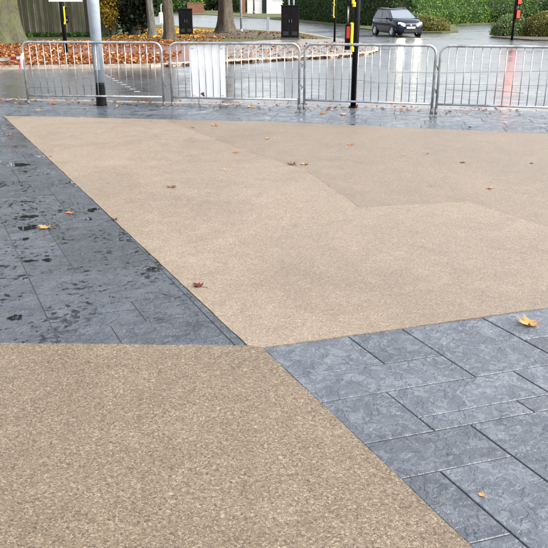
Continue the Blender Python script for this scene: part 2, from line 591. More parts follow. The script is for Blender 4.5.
# white crossing studs and tar-sealed seams on the road
sx0, sy0, sx1, sy1 = -4.39, 19.03, -2.90, 15.37
for i in range(9):
    t = i / 8
    x, y = sx0 + (sx1 - sx0) * t, sy0 + (sy1 - sy0) * t
    MB().box(x - 0.055, x + 0.055, y - 0.05, y + 0.05, Z_ROAD + 0.001, Z_ROAD + 0.006).build('crossing_stud', 'line_white', road)
for i in range(9):
    t = i / 8
    x, y = 3.6 + 2.2 * t, 18.3 - 3.6 * t
    MB().box(x - 0.05, x + 0.05, y - 0.05, y + 0.05, Z_ROAD + 0.001, Z_ROAD + 0.006).build('crossing_stud', 'line_white', road)
def strip(pts, w, z0, z1):
    mb = MB()
    for i in range(len(pts) - 1):
        a, b = Vector(pts[i]), Vector(pts[i + 1])
        d = (b - a).normalized()
        nn = Vector((-d.y, d.x)) * w / 2
        k = len(mb.v)
        for q in (a - nn, b - nn, b + nn, a + nn):
            mb.v.append((q.x, q.y, z1))
        mb.f.append((k, k + 1, k + 2, k + 3))
    return mb
for pts, w in (([(3.2, 19.9), (4.6, 19.75), (6.0, 20.05), (9.5, 20.5)], 0.07),
               ([(3.75, 15.75), (4.2, 15.4), (4.6, 15.65), (5.2, 15.1)], 0.06),
               ([(2.1, 17.2), (5.6, 16.6), (9, 16.2)], 0.04),
               ([(-1.4, 18.6), (1.8, 18.0), (2.4, 17.4)], 0.04)):
    strip(pts, w, 0, Z_ROAD + 0.0035).build('tar_seam', 'tar', road)
# lane markings on the far road
for (x0, y0, x1, y1, w) in ((4.2, 38.5, 9.8, 37.6, 0.12), (4.0, 40.2, 9.0, 39.5, 0.10), (3.2, 52, 0.6, 60, 0.12), (-1.2, 66, -4.2, 76, 0.12), (-6.4, 84, -10.2, 96, 0.14), (-13, 106, -18, 120, 0.16)):
    strip([(x0, y0), (x1, y1)], w, 0, Z_ROAD + 0.004).build('road_marking', 'line_white', road)

# ------------------------------------------------------------------ paving: gravel bays and imprinted slate panels
A_L = (-4.40, 11.65)
C_L = (-0.14, 3.38)
C_R = (-0.06, 3.355)
UX, UY = math.cos(R(17.2)), math.sin(R(17.2))
VX, VY = math.cos(R(-63.8)), math.sin(R(-63.8))


def uvp(o, u, v):
    return (o[0] + u * UX + v * VX, o[1] + u * UY + v * VY)


def wob(poly, amp=0.0018, step=0.10):
    out = []
    r = random.Random(len(poly))
    for i in range(len(poly)):
        a, b = poly[i], poly[(i + 1) % len(poly)]
        L_ = math.hypot(b[0] - a[0], b[1] - a[1])
        n_ = max(1, min(140, int(L_ / step)))
        for k in range(n_):
            t_ = k / n_
            q = 0 if k == 0 else amp
            out.append((a[0] + (b[0] - a[0]) * t_ + r.gauss(0, q), a[1] + (b[1] - a[1]) * t_ + r.gauss(0, q)))
    return out


diag_end = uvp(C_R, 0, 10.0)
bays = empty('gravel_paving', (0, 0, 0))
tag(bays, kind='structure')
MB().prism(wob([(-9.5, 3.60), (-9.5, -6), diag_end, C_R, C_L]), -0.06, 0.0022).build('gravel_bay', 'gravel_near', bays)
SEAM = [(-1.75, 11.27), (-0.42, 8.85), (0.35, 7.60), (0.77, 6.10), (1.80, 6.31), (2.30, 5.35), (3.4, 3.9)]
top_edge = uvp(C_R, 9.0, 0)
MB().prism(wob([C_L, C_R, uvp(C_R, 3.28, 0)] + [(2.95, 4.5), (2.30, 5.35), (1.80, 6.31), (0.77, 6.10), (0.35, 7.60), (-0.42, 8.85), (-1.75, 11.27), A_L]), -0.06, 0.0033).build('gravel_bay', 'gravel_main', bays)
MB().prism(wob([uvp(C_R, 3.284, 0), top_edge, (9.3, 8.35), (3.84, 9.95), (0, 11.02), (-1.746, 11.270), (-0.416, 8.852), (0.354, 7.602), (0.773, 6.104), (1.802, 6.314), (2.303, 5.352), (2.953, 4.502)]), -0.06, 0.0018).build('gravel_bay', 'gravel_back', bays)


def slab_panel(name, conv, cells, mat, zt, zbed, joint, bev=0.0035):
    bed = struct(name, MB().prism(conv, -0.06, zbed), 'joint')
    k = 0
    for c in cells:
        if area(c) < 0:
            c = c[::-1]
        p = clip_to(c, conv, 0.0)
        if len(p) < 3:
            continue
        p = inset(p, joint / 2)
        if len(p) < 3 or abs(area(p)) < 0.004:
            continue
        MB().prism(p, zbed - 0.01, zt + rng.uniform(-0.001, 0.001), bev).build('slab', mat, bed)
        k += 1
    return bed


def cell(o, u0, u1, v0, v1):
    return [uvp(o, u0, v0), uvp(o, u0, v1), uvp(o, u1, v1), uvp(o, u1, v0)]


rc = [(0, .485, 0, .355), (.485, .81, 0, .355), (0, .81, .355, .61), (.81, 1.325, 0, .61), (0, .33, .61, .975), (.33, 1.02, .61, .86), (.33, .83, .86, .975),
      (.83, 1.40, .86, .975), (1.02, 1.40, .61, .86), (0, .5, .975, 1.23), (0, .17, 1.23, 1.62), (.17, .5, 1.23, 1.78), (.5, 1.0, .975, 1.42), (1.0, 1.40, .975, 1.42),
      (0, .17, 1.62, 2.0), (.17, .5, 1.78, 2.0), (.5, 1.4, 1.42, 2.0), (1.325, 1.80, 0, .33), (1.325, 1.80, .33, .61), (1.80, 2.2, 0, .61), (1.40, 2.2, .61, .975), (1.4, 1.9, .975, 1.42), (1.9, 2.2, .975, 1.42), (1.4, 2.2, 1.42, 2.0)]
cells = [cell(C_R, *q) for q in rc]
u = 2.2
while u < 4.6:
    v = 0
    while v < 2.0:
        dv = rng.choice((.36, .26, .45))
        cells.append(cell(C_R, u, u + 0.6, v, min(2.0, v + dv)))
        v += dv
    u += 0.6
v = 2.0
while v < 4.2:
    u = 0
    dv = rng.choice((.36, .26, .45))
    while u < 4.6:
        du = rng.choice((.33, .5, .66, .8))
        cells.append(cell(C_R, u, u + du, v, v + dv))
        u += du
    v += dv
slab_panel('slate_paving', [C_R, uvp(C_R, 0, 4.2), uvp(C_R, 4.6, 4.2), uvp(C_R, 4.6, 0)], cells, 'slate_right', 0.0, -0.005, 0.006, 0.003)
cells = []
v = 2.5
while v > -11:                                  # narrow border course along the gravel edge
    cells.append(cell(C_L, -0.06, 0.0, v - 1.6, v))
    v -= 1.6
uu = [-0.06, -0.908, -2.02, -3.05, -4.2, -5.3, -6.4, -7.6]
for b, a in zip(uu[:-1], uu[1:]):
    v = 2.5
    while v > -11:
        dv = rng.choice((.36, .5, .62, .85, 1.1)) * rng.uniform(0.9, 1.1)
        if rng.random() < 0.72:
            m_ = a + (b - a) * rng.choice((0.36, 0.40, 0.60, 0.65))
            w = v - dv * rng.choice((0.4, 0.6))
            cells.append(cell(C_L, m_, b, v - dv, v))
            cells.append(cell(C_L, a, m_, v - dv, w))
            cells.append(cell(C_L, a, m_, w, v))
        else:
            cells.append(cell(C_L, a, b, v - dv, v))
        v -= dv
slab_panel('slate_paving', [C_L, A_L, (-9.5, 12.42), (-9.5, 3.60)], cells, 'slate_left', 0.0, -0.0035, 0.0065, 0.002)

# wet flagstones between the gravel and the road, then a dropped kerb
KD = R(-9.4)
kd, kn = (math.cos(KD), math.sin(KD)), (-math.sin(KD), math.cos(KD))
K0 = (-0.31, 13.15)


def kp(s, t):
    return (K0[0] + kd[0] * s + kn[0] * t, K0[1] + kd[1] * s + kn[1] * t)


cells = []
for row in range(9):
    t1 = -0.07 - row * 0.45
    s = -12 + rng.uniform(0, 0.6)
    while s < 12:
        w = rng.choice((.6, .6, .75, .9))
        cells.append([kp(s, t1 - 0.45), kp(s + w, t1 - 0.45), kp(s + w, t1), kp(s, t1)])
        s += w
slab_panel('pavement', [kp(-11.5, -3.7), kp(11.5, -3.7), kp(11.5, -0.07), kp(-11.5, -0.07)], cells, 'flag_wet', -0.0125, -0.0165, 0.007, 0.002)
kb = tag(empty('kerb', (0, 0, 0)), kind='structure')
s = -11.5
while s < 11.4:
    MB().prism([kp(s + .004, -0.064), kp(s + .906, -0.064), kp(s + .906, 0.075), kp(s + .004, 0.075)], -0.1, -0.010 + rng.uniform(-.002, .002), 0.008).build('kerb_stone', 'kerb_granite', kb)
    s += 0.91

# small standing puddles on the left slate panel
def blob(cx, cy, rx, ry, rz, n=18, seed=0):
    r = random.Random(seed)
    ph = [r.uniform(0, 6.28) for _ in range(4)]
    am = [r.uniform(0.05, 0.25) for _ in range(4)]
    pts = []
    for i in range(n):
        a = 2 * math.pi * i / n
        q = 1 + sum(am[k] * math.sin((k + 2) * a + ph[k]) for k in range(4))
        x, y = rx * q * math.cos(a), ry * q * math.sin(a)
        pts.append((cx + x * math.cos(rz) - y * math.sin(rz), cy + x * math.sin(rz) + y * math.cos(rz)))
    return pts


for i, (x, y, rx, ry, rz) in enumerate([
        (-2.00, 5.50, 0.081, 0.060, 0), (-2.09, 5.82, 0.073, 0.040, 0), (-1.60, 6.04, 0.044, 0.060, 0), (-1.50, 3.74, 0.035, 0.045, 0), (-1.73, 4.71, 0.042, 0.022, .2), (-1.61, 4.73, 0.036, 0.030, 0), (-1.93, 5.21, 0.035, 0.028, 0),
        (-2.88, 7.91, 0.102, 0.10, 0), (-0.84, 4.55, 0.028, 0.028, 0), (-2.07, 7.05, 0.045, 0.045, 0), (-1.57, 5.76, 0.028, 0.045, 0)]):
    tag(MB().prism(blob(x, y, rx, ry, rz, seed=i), -0.012, 0.0028).build('puddle', 'water'), kind='structure')

# ------------------------------------------------------------------ far footway, verges
KERB2 = [(-24, 19.2), (-7.8, 20.85), (-3.64, 21.55), (-1.54, 23.0), (0.4, 24.35), (2.31, 25.75), (3.35, 27.0), (3.95, 28.4), (4.15, 29.8), (4.05, 31.6), (3.7, 35.0), (2.7, 40.0), (1.55, 46.9), (-6.6, 59.0), (-22, 82), (-48, 118)]
struct('footway', MB().prism([KERB2[0], KERB2[1], KERB2[2], KERB2[3], (-3.2, 31.5), (-9, 34), (-24, 34)], -0.1, Z_VERGE), 'red_tarmac')
struct('block_paving', MB().prism(KERB2[3:11] + [(3.2, 37.6), (0.2, 36.8), (-1.6, 34.6), (-3.2, 31.5)], -0.1, Z_VERGE + 0.001), 'block_paving')
struct('verge', MB().prism([(-24, 34), (-9, 34), (-3.2, 31.5), (-1.6, 34.6), (0.2, 36.8), (3.2, 37.6), (2.7, 40.0), (1.55, 46.9), (-6.6, 59.0), (-22, 82), (-48, 118), (-120, 118), (-120, 34)], -0.1, Z_VERGE + 0.004), 'grass_ground')
kb = tag(empty('kerb', (0, 0, 0)), kind='structure')
for i in range(len(KERB2) - 1):
    a, b = Vector(KERB2[i]), Vector(KERB2[i + 1])
    L = (b - a).length
    d = (b - a) / L
    nn = Vector((d.y, -d.x))
    n = max(1, round(L / 0.92))
    if i >= 12:
        n = max(1, round(L / 4))
    for j in range(n):
        p0, p1 = a + d * (L * j / n + 0.006), a + d * (L * (j + 1) / n - 0.006)
        q = [p0 - nn * 0.10, p0 + nn * 0.05, p1 + nn * 0.05, p1 - nn * 0.10][::-1]
        q = [(x.x, x.y) for x in q]
        if area(q) < 0:
            q = q[::-1]
        MB().prism(q, -0.1, Z_VERGE + 0.012, 0.012).build('kerb_stone', 'kerb_buff', kb)
# far side verges: right of the junction, and across the far road
struct('verge', MB().prism([(2.4, 78), (5.1, 66.3), (6.8, 52.4), (8.5, 47.6), (10.6, 47.2), (12.0, 48.6), (13.2, 54), (16.0, 66.5), (20, 69.5), (60, 69), (60, 120), (-60, 260), (-120, 330), (-40, 190), (-5.6, 113)], -0.1, Z_VERGE), 'grass_ground')
struct('verge', MB().prism([(12.0, 41.0), (13.0, 37.4), (22, 35.2), (60, 33), (60, 60), (22, 58), (14, 47.0)], -0.1, Z_VERGE - 0.02), 'ground_soil')

# ------------------------------------------------------------------ foliage helpers
def leaf_cloud(name, P, size, mat, parent=None, flat=0.0, kind=None):
    """P (n,3) centres; folded leaf of two triangles each, turned at random"""
    n = len(P)
    sz = size * nrg.uniform(0.65, 1.35, n)
    th = nrg.uniform(0, 2 * np.pi, n)
    tilt = nrg.normal(0, 1.0 - flat, n) * (0.9 if flat < 0.5 else 1.0)
    roll = nrg.normal(0, 1.0 - flat, n)
    d = np.stack([np.cos(th) * np.cos(tilt), np.sin(th) * np.cos(tilt), np.sin(tilt)], 1)
    sd_ = np.stack([-np.sin(th), np.cos(th), np.zeros(n)], 1)
    up = np.cross(d, sd_)
    side = sd_ * np.cos(roll)[:, None] + up * np.sin(roll)[:, None]
    up = np.cross(d, side)
    h = sz[:, None]
    v = np.empty((n, 4, 3))
    v[:, 0] = P - d * h * 0.5
    v[:, 1] = P + side * h * 0.36 + up * h * 0.12
    v[:, 2] = P + d * h * 0.5
    v[:, 3] = P - side * h * 0.36 + up * h * 0.12
    me = bpy.data.meshes.new(name)
    me.vertices.add(n * 4)
    me.vertices.foreach_set('co', v.reshape(-1))
    idx = (np.arange(n)[:, None] * 4 + np.array([0, 1, 2, 0, 2, 3])).reshape(-1)
    me.loops.add(n * 6)
    me.loops.foreach_set('vertex_index', idx.astype(np.int32))
    me.polygons.add(n * 2)
    me.polygons.foreach_set('loop_start', (np.arange(n * 2) * 3).astype(np.int32))
    me.materials.append(M[mat])
    me.update(calc_edges=True)
    me.validate()
    o = bpy.data.objects.new(name, me)
    COL.objects.link(o)
    if parent:
        o.parent = parent
    if kind:
        o['kind'] = kind
    return o


def clumps(c, rad, nclump, per, spread, shell=0.45):
    q = nrg.normal(size=(nclump, 3))
    q /= np.linalg.norm(q, axis=1)[:, None]
    r = (shell + (1 - shell) * nrg.uniform(0, 1, nclump) ** 0.6)[:, None]
    cc = np.array(c) + q * r * np.array(rad)
    p = np.repeat(cc, per, 0) + nrg.normal(size=(nclump * per, 3)) * spread
    return cc, p


def trunk_mesh(h, r0, r1, lean=(0, 0), lobes=3, flare=0.5, seed=0, n=26, steps=16, amp=0.07):
    r = random.Random(seed)
    ph = [r.uniform(0, 6.28) for _ in range(5)]
    rings = []
    for i in range(steps + 1):
        t = (i / steps) ** 1.6
        z = h * t
        rad = r0 + (r1 - r0) * t + flare * r0 * math.exp(-z / (0.5 * r0 + 0.12))
        ring = []
        for j in range(n):
            a = 2 * math.pi * j / n
            k = 1 + amp * math.sin(lobes * a + ph[0] + z * 0.15) + 0.5 * amp * math.sin((lobes * 2 + 1) * a + ph[1] + z * 0.8) + 0.35 * amp * math.sin(9 * a + ph[2] - z * 1.7)
            if z < 0.8:
                k += 0.12 * (1 - z / 0.8) * math.sin(5 * a + ph[3])
            ring.append((rad * k * math.cos(a) + lean[0] * t, rad * k * math.sin(a) + lean[1] * t, z))
        rings.append(ring)
    return MB().rings(rings)


def tree(name, loc, h, r0, lean, crown_c, crown_r, ncl, per, spread, lsize, bmat, lmat, label, seed=0, limbs=9, lobes=3, amp=0.07, flare=0.5):
    t = empty(name, loc)
    tag(t, label, 'tree')
    trunk_mesh(h, r0, r0 * 0.55, lean, lobes, flare, seed, amp=amp).build('trunk', bmat, t, True)
    cc, p = clumps(crown_c, crown_r, ncl, per, spread)
    r = random.Random(seed + 5)
    for i in range(limbs):
        e = Vector(cc[r.randrange(len(cc))])
        z = h * r.uniform(0.62, 0.98)
        s0 = Vector((lean[0] * z / h, lean[1] * z / h, z))
        mid = s0.lerp(e, 0.5) + Vector((r.uniform(-.5, .5), r.uniform(-.5, .5), r.uniform(0.2, .9)))
        MB().tube([s0, mid, e], [r0 * 0.32, r0 * 0.2, r0 * 0.05], 7).build('limb', bmat, t, True)
    leaf_cloud('crown', p, lsize, lmat, t)
    return t


def hedge(name, pts, w, h, nleaf, lsize, mat, label, batter=0.25, amp=0.12, core=True, seed=0, cat='hedge'):
    """a clipped hedge along a line: dark core, leaves over its skin"""
    t = tag(empty(name, (pts[0][0], pts[0][1], 0)), label, cat)
    P = [Vector((p[0] - pts[0][0], p[1] - pts[0][1])) for p in pts]
    r = random.Random(seed)
    rings = []
    tot = sum((P[i + 1] - P[i]).length for i in range(len(P) - 1))
    nst = max(6, int(tot / 0.9))
    samp = []
    for i in range(nst + 1):
        s = tot * i / nst
        k = 0
        while k < len(P) - 2 and s > (P[k + 1] - P[k]).length:
            s -= (P[k + 1] - P[k]).length
            k += 1
        d = (P[k + 1] - P[k]).normalized()
        c = P[k] + d * s
        hh = h * (1 + r.uniform(-amp, amp) * 0.6)
        ww = w * (1 + r.uniform(-amp, amp))
        if i in (0, nst):
            ww *= 0.6
            hh *= 0.92
        nn = Vector((-d.y, d.x))
        prof = [(-0.5, 0.0), (-0.53, 0.35 * hh), (-0.5 + batter * 0.4, 0.72 * hh), (-0.5 + batter, 0.93 * hh), (-0.1, hh), (0.1, hh), (0.5 - batter, 0.93 * hh), (0.5 - batter * 0.4, 0.72 * hh), (0.53, 0.35 * hh), (0.5, 0.0)]
        ring = [(c.x + nn.x * a * ww, c.y + nn.y * a * ww, z) for a, z in prof]
        rings.append(ring)
    A = np.array(rings)
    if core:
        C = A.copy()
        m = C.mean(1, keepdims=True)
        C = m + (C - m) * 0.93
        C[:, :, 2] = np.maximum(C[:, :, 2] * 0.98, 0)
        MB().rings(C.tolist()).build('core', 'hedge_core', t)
    i = nrg.integers(0, nst, nleaf)
    j = nrg.integers(0, 9, nleaf)
    f, g = nrg.uniform(0, 1, nleaf)[:, None], nrg.uniform(0, 1, nleaf)[:, None]
    p = (A[i, j] * (1 - g) + A[i, j + 1] * g) * (1 - f) + (A[i + 1, j] * (1 - g) + A[i + 1, j + 1] * g) * f
    p += nrg.normal(size=p.shape) * lsize * 0.55
    p[:, 2] = np.abs(p[:, 2])
    # leaves on the two ends too
    ne = nleaf // 20
    for e in (0, -1):
        q = A[e].mean(0) + (A[e][nrg.integers(0, 10, ne)] - A[e].mean(0)) * np.sqrt(nrg.uniform(0, 1, ne))[:, None] + nrg.normal(size=(ne, 3)) * lsize * 0.6
        q[:, 2] = np.abs(q[:, 2])
        p = np.concatenate([p, q])
    leaf_cloud('foliage', p, lsize, mat, t)
    return t


def bush(name, loc, rad, nleaf, lsize, mat, label, seed=0, lumps=14, group=None):
    t = tag(empty(name, loc), label, 'bush', group)
    r = np.random.default_rng(seed)
    q = r.normal(size=(lumps, 3))
    q /= np.linalg.norm(q, axis=1)[:, None]
    q[:, 2] = np.abs(q[:, 2]) * 0.9 - 0.1
    lc = q * np.array(rad) * r.uniform(0.45, 0.62, lumps)[:, None]
    lr = r.uniform(0.30, 0.46, lumps)
    d = r.normal(size=(nleaf, 3))
    d /= np.linalg.norm(d, axis=1)[:, None]
    # outer skin of a lumpy dome
    best = np.zeros(nleaf)
    for c, k in zip(lc / np.array(rad), lr):
        b = d @ c
        disc = b * b - (c @ c - k * k)
        best = np.maximum(best, np.where(disc > 0, b + np.sqrt(np.maximum(disc, 0)), 0))
    best = np.maximum(best, 0.80)
    p = d * best[:, None] * np.array(rad)
    p[:, 2] = np.where(p[:, 2] < 0, p[:, 2] * 0.0 + r.uniform(0.02, 0.5, nleaf) * rad[2], p[:, 2])
    p = p * (1 - np.abs(r.normal(0, 0.07, nleaf)))[:, None] + r.normal(size=p.shape) * lsize * 0.4
    p[:, 2] = np.maximum(p[:, 2], 0.02)
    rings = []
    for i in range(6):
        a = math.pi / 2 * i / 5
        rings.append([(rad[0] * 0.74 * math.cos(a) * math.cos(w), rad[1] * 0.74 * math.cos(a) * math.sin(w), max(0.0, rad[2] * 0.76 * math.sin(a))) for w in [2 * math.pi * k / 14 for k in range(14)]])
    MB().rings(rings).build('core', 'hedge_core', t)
    leaf_cloud('foliage', p, lsize, mat, t)
    return t


# ------------------------------------------------------------------ trees, hedges, bushes
tree('oak_tree', (-11.75, 32.3, Z_VERGE), 6.5, 0.70, (0.3, 0.2), (0.2, 0.5, 10.2), (6.2, 6, 4.6), 70, 110, 0.75, 0.30, 'bark_moss', 'crown_green', 'thick mossy trunk at the far left beside the board fence', 1, lobes=4, flare=0.35, amp=0.10)
tree('plane_tree', (-2.68, 41.3, Z_VERGE), 7.5, 0.40, (0.05, 0.2), (0.2, 0.3, 11.0), (4.2, 4.2, 3.4), 38, 60, 0.7, 0.28, 'bark_brown', 'autumn_crown', 'broad fluted brown trunk standing alone on the leafy mound', 2, lobes=3, amp=0.13, flare=0.75)
tree('lime_tree', (-5.0, 35.8, Z_VERGE), 6.5, 0.27, (-0.25, 0.1), (-0.3, 0.2, 9.8), (3.6, 3.6, 3.6), 40, 70, 0.6, 0.28, 'bark_brown', 'autumn_crown', 'slim brown trunk left of the dark green cabinet', 3, flare=0.4)
tree('birch_tree', (-6.45, 39.6, Z_VERGE), 6.5, 0.20, (-0.35, 0.1), (-0.2, 0.2, 10.0), (3.4, 3.4, 3.4), 36, 70, 0.6, 0.26, 'bark_grey', 'crown_green', 'pale grey slender trunk at the edge of the black yew', 4, flare=0.35)
t = tag(empty('yew_tree', (-7.55, 40.6, Z_VERGE)), 'near black dense yew between the fence and the trunks', 'tree')
trunk_mesh(3.5, 0.3, 0.2, (0, 0), 4, 0.3, 9).build('trunk', 'bark_brown', t, True)
cc, p = clumps((0, 0, 3.6), (1.25, 1.3, 3.6), 260, 80, 0.17, 0.55)
p = p[p[:, 2] > 0.12]
leaf_cloud('crown', p, 0.17, 'yew', t)
t = tag(empty('autumn_shrub', (-8.72, 39.9, Z_VERGE)), 'yellow leaved shrub between fence end and the black yew', 'shrub')
for i in range(7):
    a = rng.uniform(0, 6.28)
    MB().tube([(0.1 * math.cos(a), 0.1 * math.sin(a), 0), (0.3 * math.cos(a), 0.3 * math.sin(a), 1.2), (0.45 * math.cos(a), 0.45 * math.sin(a), 2.2)], [0.025, 0.018, 0.008], 6).build('stem', 'bark_brown', t)
cc, p = clumps((0, 0, 1.7), (0.62, 0.6, 1.2), 60, 45, 0.13, 0.3)
leaf_cloud('foliage', p[p[:, 2] > 0.2], 0.12, 'autumn_yellow', t)

hedge('clipped_hedge', [(9.5, 61), (13, 66), (19, 73), (30, 73.5), (52, 73)], 4.2, 2.7, 70000, 0.15, 'hedge_green', 'long bright green hedge along the back right of the junction', 0.40, 0.08, seed=3)
hedge('tall_hedge', [(2.7, 100), (5.0, 84), (7.6, 68), (10.2, 60)], 3.4, 4.6, 45000, 0.17, 'hedge_dark', 'tall dark green hedge behind the dark hatchback', 0.2, 0.12, seed=4)
hedge('garden_hedge', [(-44, 172), (-28, 161), (-15.5, 152)], 5, 5.2, 16000, 0.36, 'hedge_green', 'distant green hedge left of the fluted tree trunk', 0.2, 0.15, seed=5)
hedge('far_hedge', [(-9, 157), (6, 154), (14, 150)], 5, 7.5, 12000, 0.42, 'hedge_dark', 'distant dark hedge above the white garden walls', 0.2, 0.12, seed=6)
bush('mound_bush', (10.25, 49.5, Z_VERGE - 0.02), (1.55, 1.3, 1.12), 11000, 0.085, 'bush_olive', 'low rounded olive bush right of the dark car', 3)
bush('mound_bush', (9.7, 54.5, Z_VERGE - 0.02), (2.2, 1.5, 1.35), 9000, 0.11, 'bush_green', 'wider green bush just behind the olive mound', 8)
bush('clipped_bush', (13.35, 42.4, Z_VERGE - 0.03), (1.15, 1.2, 1.42), 11000, 0.08, 'bush_green', 'pale green rounded bush left of the red signal post', 5)
bush('clipped_bush', (15.1, 41.7, Z_VERGE - 0.03), (1.35, 1.4, 1.62), 12000, 0.085, 'bush_olive', 'taller olive bush right of the red signal post', 6)
bush('clipped_bush', (17.3, 42.0, Z_VERGE - 0.03), (1.5, 1.4, 1.75), 9000, 0.09, 'bush_olive', 'olive bush cut off by the right edge of the photo', 7)
bush('dark_shrub', (18.5, 47.5, Z_VERGE - 0.03), (2.6, 1.6, 2.6), 9000, 0.14, 'hedge_dark', 'dark shrub rising behind the olive bushes at right', 9)

# far woods that close the view above the hedges
q = []
for i in range(150):
    ang = R(-62 + 124 * i / 149)
    dist = nrg.uniform(185, 225)
    hgt = nrg.uniform(6.0, 10.0)
    c = np.array([math.sin(ang) * dist, math.cos(ang) * dist, hgt * 0.5])
    d = nrg.normal(size=(130, 3))
    d /= np.linalg.norm(d, axis=1)[:, None]
    q.append(c + d * np.array([5.0, 3.5, hgt * 0.55]) * nrg.uniform(0.7, 1, 130)[:, None])
q = np.concatenate(q)
q[:, 2] = np.abs(q[:, 2])
tag(leaf_cloud('far_wood', q, 1.9, 'crown_green'), 'far dark wood closing the view behind the hedges', 'wood', kind='stuff')

# ------------------------------------------------------------------ board fence
t = tag(empty('board_fence', (-13.0, 40.2, Z_VERGE)), 'weathered vertical board fence with pale cover strips behind the leaves', 'fence')
x = -9.0
i = 0
while x < 4.05:
    w = 0.165
    hh = 2.35 + rng.uniform(-0.03, 0.03)
    MB().box(x, x + w - 0.016, -0.012 - rng.uniform(0, 0.012), 0.012, 0.04, hh).build('board', 'fence_wood', t)
    if i % 2 == 0:
        MB().box(x - 0.028, x + 0.022, -0.05, -0.014, 0.06, hh + 0.02).build('cover_strip', 'fence_pale', t)
    x += w
    i += 1
for z in (0.35, 1.2, 2.0):
    MB().box(-9, 4.05, 0.02, 0.08, z, z + 0.09).build('rail', 'fence_wood', t)
hedge('ivy_hedge', [(-24, 43.4), (-16, 43.6), (-9.2, 43.0)], 2.4, 4.6, 16000, 0.16, 'hedge_dark', 'dark ivy hedge showing above and behind the board fence', 0.2, 0.2, seed=12)
# low green growth along the fence foot
q = np.stack([nrg.uniform(-16, -9, 900), nrg.uniform(39.4, 40.1, 900), nrg.uniform(0.05, 0.28, 900)], 1)
tag(leaf_cloud('ground_cover', q, 0.16, 'hedge_dark'), 'low green weeds along the foot of the board fence', 'weeds', kind='stuff')

# ------------------------------------------------------------------ leaf litter
def kerb_y(x):
    xs = [k[0] for k in KERB2[:9]]
    ys = [k[1] for k in KERB2[:9]]
    return np.interp(x, xs, ys)


def scatter(n, x0, x1, d0, d1, pw=1.0, zmax=0.06):
    x = nrg.uniform(x0, x1, n)
    y = kerb_y(x) + d0 + (d1 - d0) * nrg.uniform(0, 1, n) ** pw
    z = Z_VERGE + 0.02 + nrg.uniform(0, zmax, n)
    return np.stack([x, y, z], 1)


p = np.concatenate([scatter(15000, -16, -3.2, -0.1, 4.6, 1.0, 0.10), scatter(12000, -18, -4.5, 4.5, 14, 1.0, 0.08), scatter(1500, -9, -2.5, 9, 18, 1.0, 0.05)])
# thin out over the bare reddish tarmac patch so that it shows
dx, dy = (p[:, 0] + 6.2) / 1.7, (p[:, 1] - 27.3) / 2.3
keep = (dx * dx + dy * dy > 1.0) | (nrg.uniform(0, 1, len(p)) < 0.16)
dx, dy = (p[:, 0] + 4.4) / 1.3, (p[:, 1] - 26.8) / 2.2
keep &= (dx * dx + dy * dy > 1.0) | (nrg.uniform(0, 1, len(p)) < 0.12)
tag(leaf_cloud('leaf_litter', p[keep], 0.098, 'litter', flat=0.55), 'drift of orange brown fallen leaves on the far footway', 'leaves', kind='stuff')
p = np.concatenate([np.stack([nrg.uniform(-8.5, -2.2, 2600), nrg.uniform(38.5, 52, 2600), Z_VERGE + nrg.uniform(0.02, 0.07, 2600)], 1)])
p = p[p[:, 1] < 54.5 - (p[:, 0] + 8.5) * 1.3]
tag(leaf_cloud('leaf_litter', p, 0.17, 'litter_yellow', flat=0.55), 'yellow orange leaves on the mound beside the fluted trunk', 'leaves', kind='stuff')
x = nrg.uniform(-3.2, 4.2, 900)
kx = np.interp(x, [k[0] for k in KERB2[:9]], [k[1] for k in KERB2[:9]])
p = np.stack([x, kx - 0.05 - np.abs(nrg.normal(0, 0.13, 900)), np.full(900, Z_ROAD + 0.02) + nrg.uniform(0, 0.03, 900)], 1)
p = p[nrg.uniform(0, 1, 900) < 0.55 + 0.45 * np.sin(x * 5)]
tag(leaf_cloud('gutter_leaves', p, 0.13, 'leaf_brown', flat=0.6), 'dark brown leaves lying in the gutter along the buff kerb', 'leaves', kind='stuff')
p = scatter(420, -1.5, 3.4, 0.4, 8, 1.0, 0.01)
tag(leaf_cloud('leaf_litter', p, 0.12, 'litter', flat=0.7), 'thin scatter of brown leaves on the block paved corner', 'leaves', kind='stuff')
NF = 520
x = nrg.uniform(-9, 4.2, NF)
p = np.stack([x, 13.9 - 0.165 * (x + 5.3) + nrg.normal(0, 0.35, NF), np.full(NF, Z_ROAD + 0.02)], 1)
p[:, 2] = np.where(p[:, 1] < 13.15 - 0.1655 * (p[:, 0] + 0.31) + 0.1, -0.002, Z_ROAD + 0.014)
tag(leaf_cloud('leaf_fragments', p, 0.062, 'litter', flat=0.75), 'small leaf fragments along the dropped kerb', 'leaves', kind='stuff')
p = np.stack([nrg.uniform(-5, 2.2, 900), nrg.uniform(37.2, 45.5, 900), np.full(900, Z_VERGE + 0.03)], 1)
p[:, 2] += 0.21 * np.clip(1 - ((p[:, 0] + 2.0) / 3.2) ** 2 - ((p[:, 1] - 41.0) / 2.6) ** 2, 0, 1) ** 0.7
p = p[p[:, 1] < 46.5 - np.maximum(0, (p[:, 0] - 1.4)) * 9]
tag(leaf_cloud('leaf_litter', p, 0.12, 'leaf_brown', flat=0.6), 'brown leaves strewn over the bare earth round the fluted trunk', 'leaves', kind='stuff')
# grassy mound around the fluted trunk
rings = []
for i in range(7):
    a = i / 6
    rings.append([((1 - a) * 3.2 * math.cos(w) * (1 + 0.08 * math.sin(3 * w)), (1 - a) * 2.6 * math.sin(w), 0.20 * math.sin(a * math.pi / 2)) for w in [2 * math.pi * k / 28 for k in range(28)]])
mo = MB().rings(rings).build('mound', 'ground_soil', None, True, (-2.0, 41.0, Z_VERGE - 0.01))
tag(mo, kind='structure')

